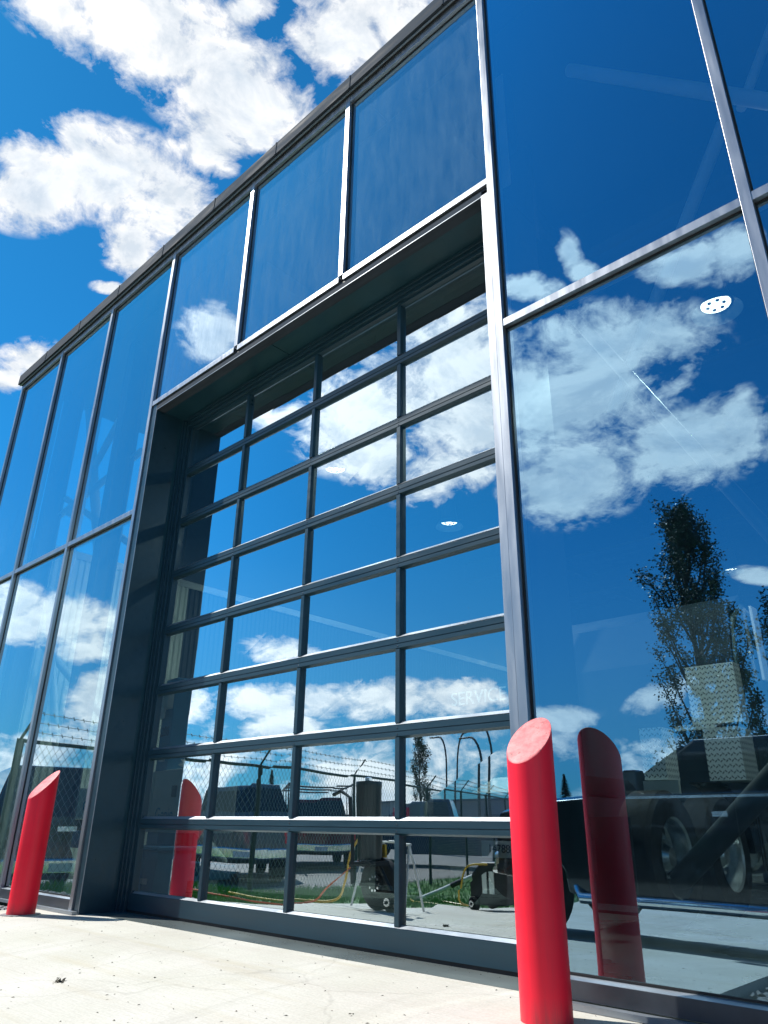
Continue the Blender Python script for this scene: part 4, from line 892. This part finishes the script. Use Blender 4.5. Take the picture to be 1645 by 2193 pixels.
# ---------------------------------------------------------------- trees
def poplar(x, y, z0, h, w, label, seed, nleaf=5200, nb=26, leaf=.13, group='upright trees beyond the yard'):
    r_ = random.Random(seed); t = thing('upright_tree', label, 'tree', (x, y, z0), 0, group)
    b = MB(); trunk_pts = [(0, 0, 0), (.05, .02, h*.3), (-.04, .05, h*.6), (.03, 0, h*.97)]
    b.tube(trunk_pts, [h*.012, h*.010, h*.006, h*.0015], 10)
    tips = []
    for i in range(nb):
        f = .12+.8*i/nb; a = r_.random()*6.28; z = h*f
        sp_ = w*(0.35+.65*math.sin(PI*min(1, (f+.12)/1.12)))*r_.uniform(.5, 1.05)*(1.12-f*.62); up = h*r_.uniform(.10, .20)
        p0 = Vector((0, 0, z)); p3 = Vector((math.cos(a)*sp_, math.sin(a)*sp_, min(h*.98, z+up*1.25))); p1 = p0.lerp(p3, .4)+Vector((math.cos(a)*sp_*.12, math.sin(a)*sp_*.12, -up*.15))
        b.tube([p0, p1, p3], [h*.004, h*.003, h*.001], 5)
        tips.append((p0, p1, p3))
        for q in range(3):
            s0 = p1.lerp(p3, r_.random()); e = s0+Vector((r_.gauss(0, .3)*w*.5, r_.gauss(0, .3)*w*.5, r_.uniform(.3, .9))); b.tube([s0, e], [h*.0015, h*.0006], 4); tips.append((s0, s0.lerp(e, .5), e))
    b.build('trunk', M['bark'], t, smooth=True)
    b = MB(); tips.append((Vector((0, 0, h*.75)), Vector((0, 0, h*.88)), Vector((0, 0, h))))
    for i in range(nleaf):
        p0, p1, p3 = tips[int(r_.random()*len(tips))]; f = r_.random()**.6
        c = (p0.lerp(p1, f*2) if f < .5 else p1.lerp(p3, f*2-1)); s_g = .05+.035*w
        c = c+Vector((r_.gauss(0, s_g), r_.gauss(0, s_g), r_.gauss(0, s_g*1.2)))
        u = Vector((r_.gauss(0, 1), r_.gauss(0, 1), r_.gauss(0, .6))).normalized(); v = u.cross(Vector((r_.gauss(0, 1), r_.gauss(0, 1), r_.gauss(0, 1)))).normalized(); l = leaf*r_.uniform(.5, 1.1)
        b.add([tuple(c-u*l*.5), tuple(c+v*l*.28), tuple(c+u*l*.5), tuple(c-v*l*.28)], [(0, 1, 2, 3)])
    b.build('crown', M['leaf'], t)
    return t
poplar(-8.45, -20.5, GF, 11.4, 1.95, 'tall upright leafy tree mirrored in the right hand pane', 4, 30000, 60, .12)
poplar(-5.75, -20.5, GF, 7.6, 1.1, 'shorter upright tree mirrored at the right edge of the photo', 12, 12000, 34, .12)
poplar(-4.6, -21.5, GF, 6.6, 1.2, 'lowest upright tree half cut off by the right edge', 15, 6000, 24, .12)
poplar(-28.9, -30, GF, 6.0, .75, 'lone narrow tree mirrored in the right door column above the fence', 21, 5000, 26, .13)
def spruce(x, y, h, w, label, seed):
    r_ = random.Random(seed); t = thing('spruce_tree', label, 'tree', (x, y, GF), 0, 'far spruces')
    MB().tube([(0, 0, 0), (0, 0, h)], [h*.02, h*.003], 8).build('trunk', M['bark'], t)
    b = MB()
    for i in range(1500):
        f = r_.random()**.8; z = h*(.12+.88*f); rad = w*(1-f)*(.55+.45*r_.random()); a = r_.random()*6.28
        c = Vector((math.cos(a)*rad, math.sin(a)*rad, z-rad*.25)); u = Vector((math.cos(a), math.sin(a), -.35+r_.gauss(0, .2))).normalized(); v = u.cross(Vector((0, 0, 1))).normalized(); l = .22*r_.uniform(.5, 1.2)
        b.add([tuple(c-u*l*.5), tuple(c+v*l*.22), tuple(c+u*l*.6), tuple(c-v*l*.22)], [(0, 1, 2, 3)])
    b.build('crown', M['needle'], t); return t
spruce(-19.0, -30, 3.7, .9, 'small dark spruce mirrored between the two red bollards above the hood', 3)
spruce(-37.5, -26.0, 4.3, 1.0, 'far spruce top mirrored over the roof of the grey pickup', 8)

# ---------------------------------------------------------------- street lamps
def street_lamp(x, y, h, rz, label):
    t = thing('street_lamp', label, 'street lamp', (x, y, GF), rz, 'street lamps beyond the yard')
    pts = [(0, 0, 0), (0, 0, h*.75)]+[(.9*(1-math.cos(a*PI/12)), 0, h*.75+h*.25*math.sin(a*PI/12)) for a in range(1, 7)]+[(1.6, 0, h)]
    MB().tube(pts, [.09]+[.06]*(len(pts)-2)+[.04], 10).build('pole', M['pole'], t, smooth=True)
    MB().lathe([(.0001, -.03), (.12, -.02), (.15, .03), (.0001, .09)], (1.75, 0, h), 'z', 14).build('lamp_head', M['pole'], t)
    MB().tube([(0, 0, .0), (0, 0, .5)], .14, 10).build('base', M['pole'], t)
    return t
street_lamp(-30.9, -35, 6.9, R(200), 'street lamp mirrored just left of the middle door mullion')
street_lamp(-29.9, -35, 6.9, R(20), 'doubled reflection of a street lamp, built as a second lamp right of the middle door mullion')  # added lamp standing in for a doubled reflection
street_lamp(-27.4, -35, 7.5, R(190), 'taller street lamp mirrored beside the near red bollard')
street_lamp(-26.6, -33, 6.4, R(190), 'doubled reflection of the taller street lamp, built as a shorter lamp near the bollard')  # added as the ghost image of the taller lamp

# far low buildings past the lot
def far_building(x0, x1, y0, y1, h, label, m='bldg'):
    t = thing('warehouse', label, 'building', ((x0+x1)/2, y1, GF)); cx = (x0+x1)/2
    MB().box(x0-cx, x1-cx, y0-y1, 0, 0, h).build('wall', M[m], t); MB().box(x0-cx-.2, x1-cx+.2, y0-y1-.2, .2, h, h+.2).build('roof', M['inner_grey'], t)
    n = int((x1-x0)/5)
    for i in range(n):
        xa = x0-cx+1.5+i*5; MB().box(xa, xa+2.2, .002, .03, 0, h*.62).build('door', M['galv'], t)
far_building(-62, -38, -75, -60, 3.4, 'long pale low warehouse far behind the parked pickups')
far_building(-34, -14, -95, -80, 3.4, 'grey low warehouse far behind the street lamps')
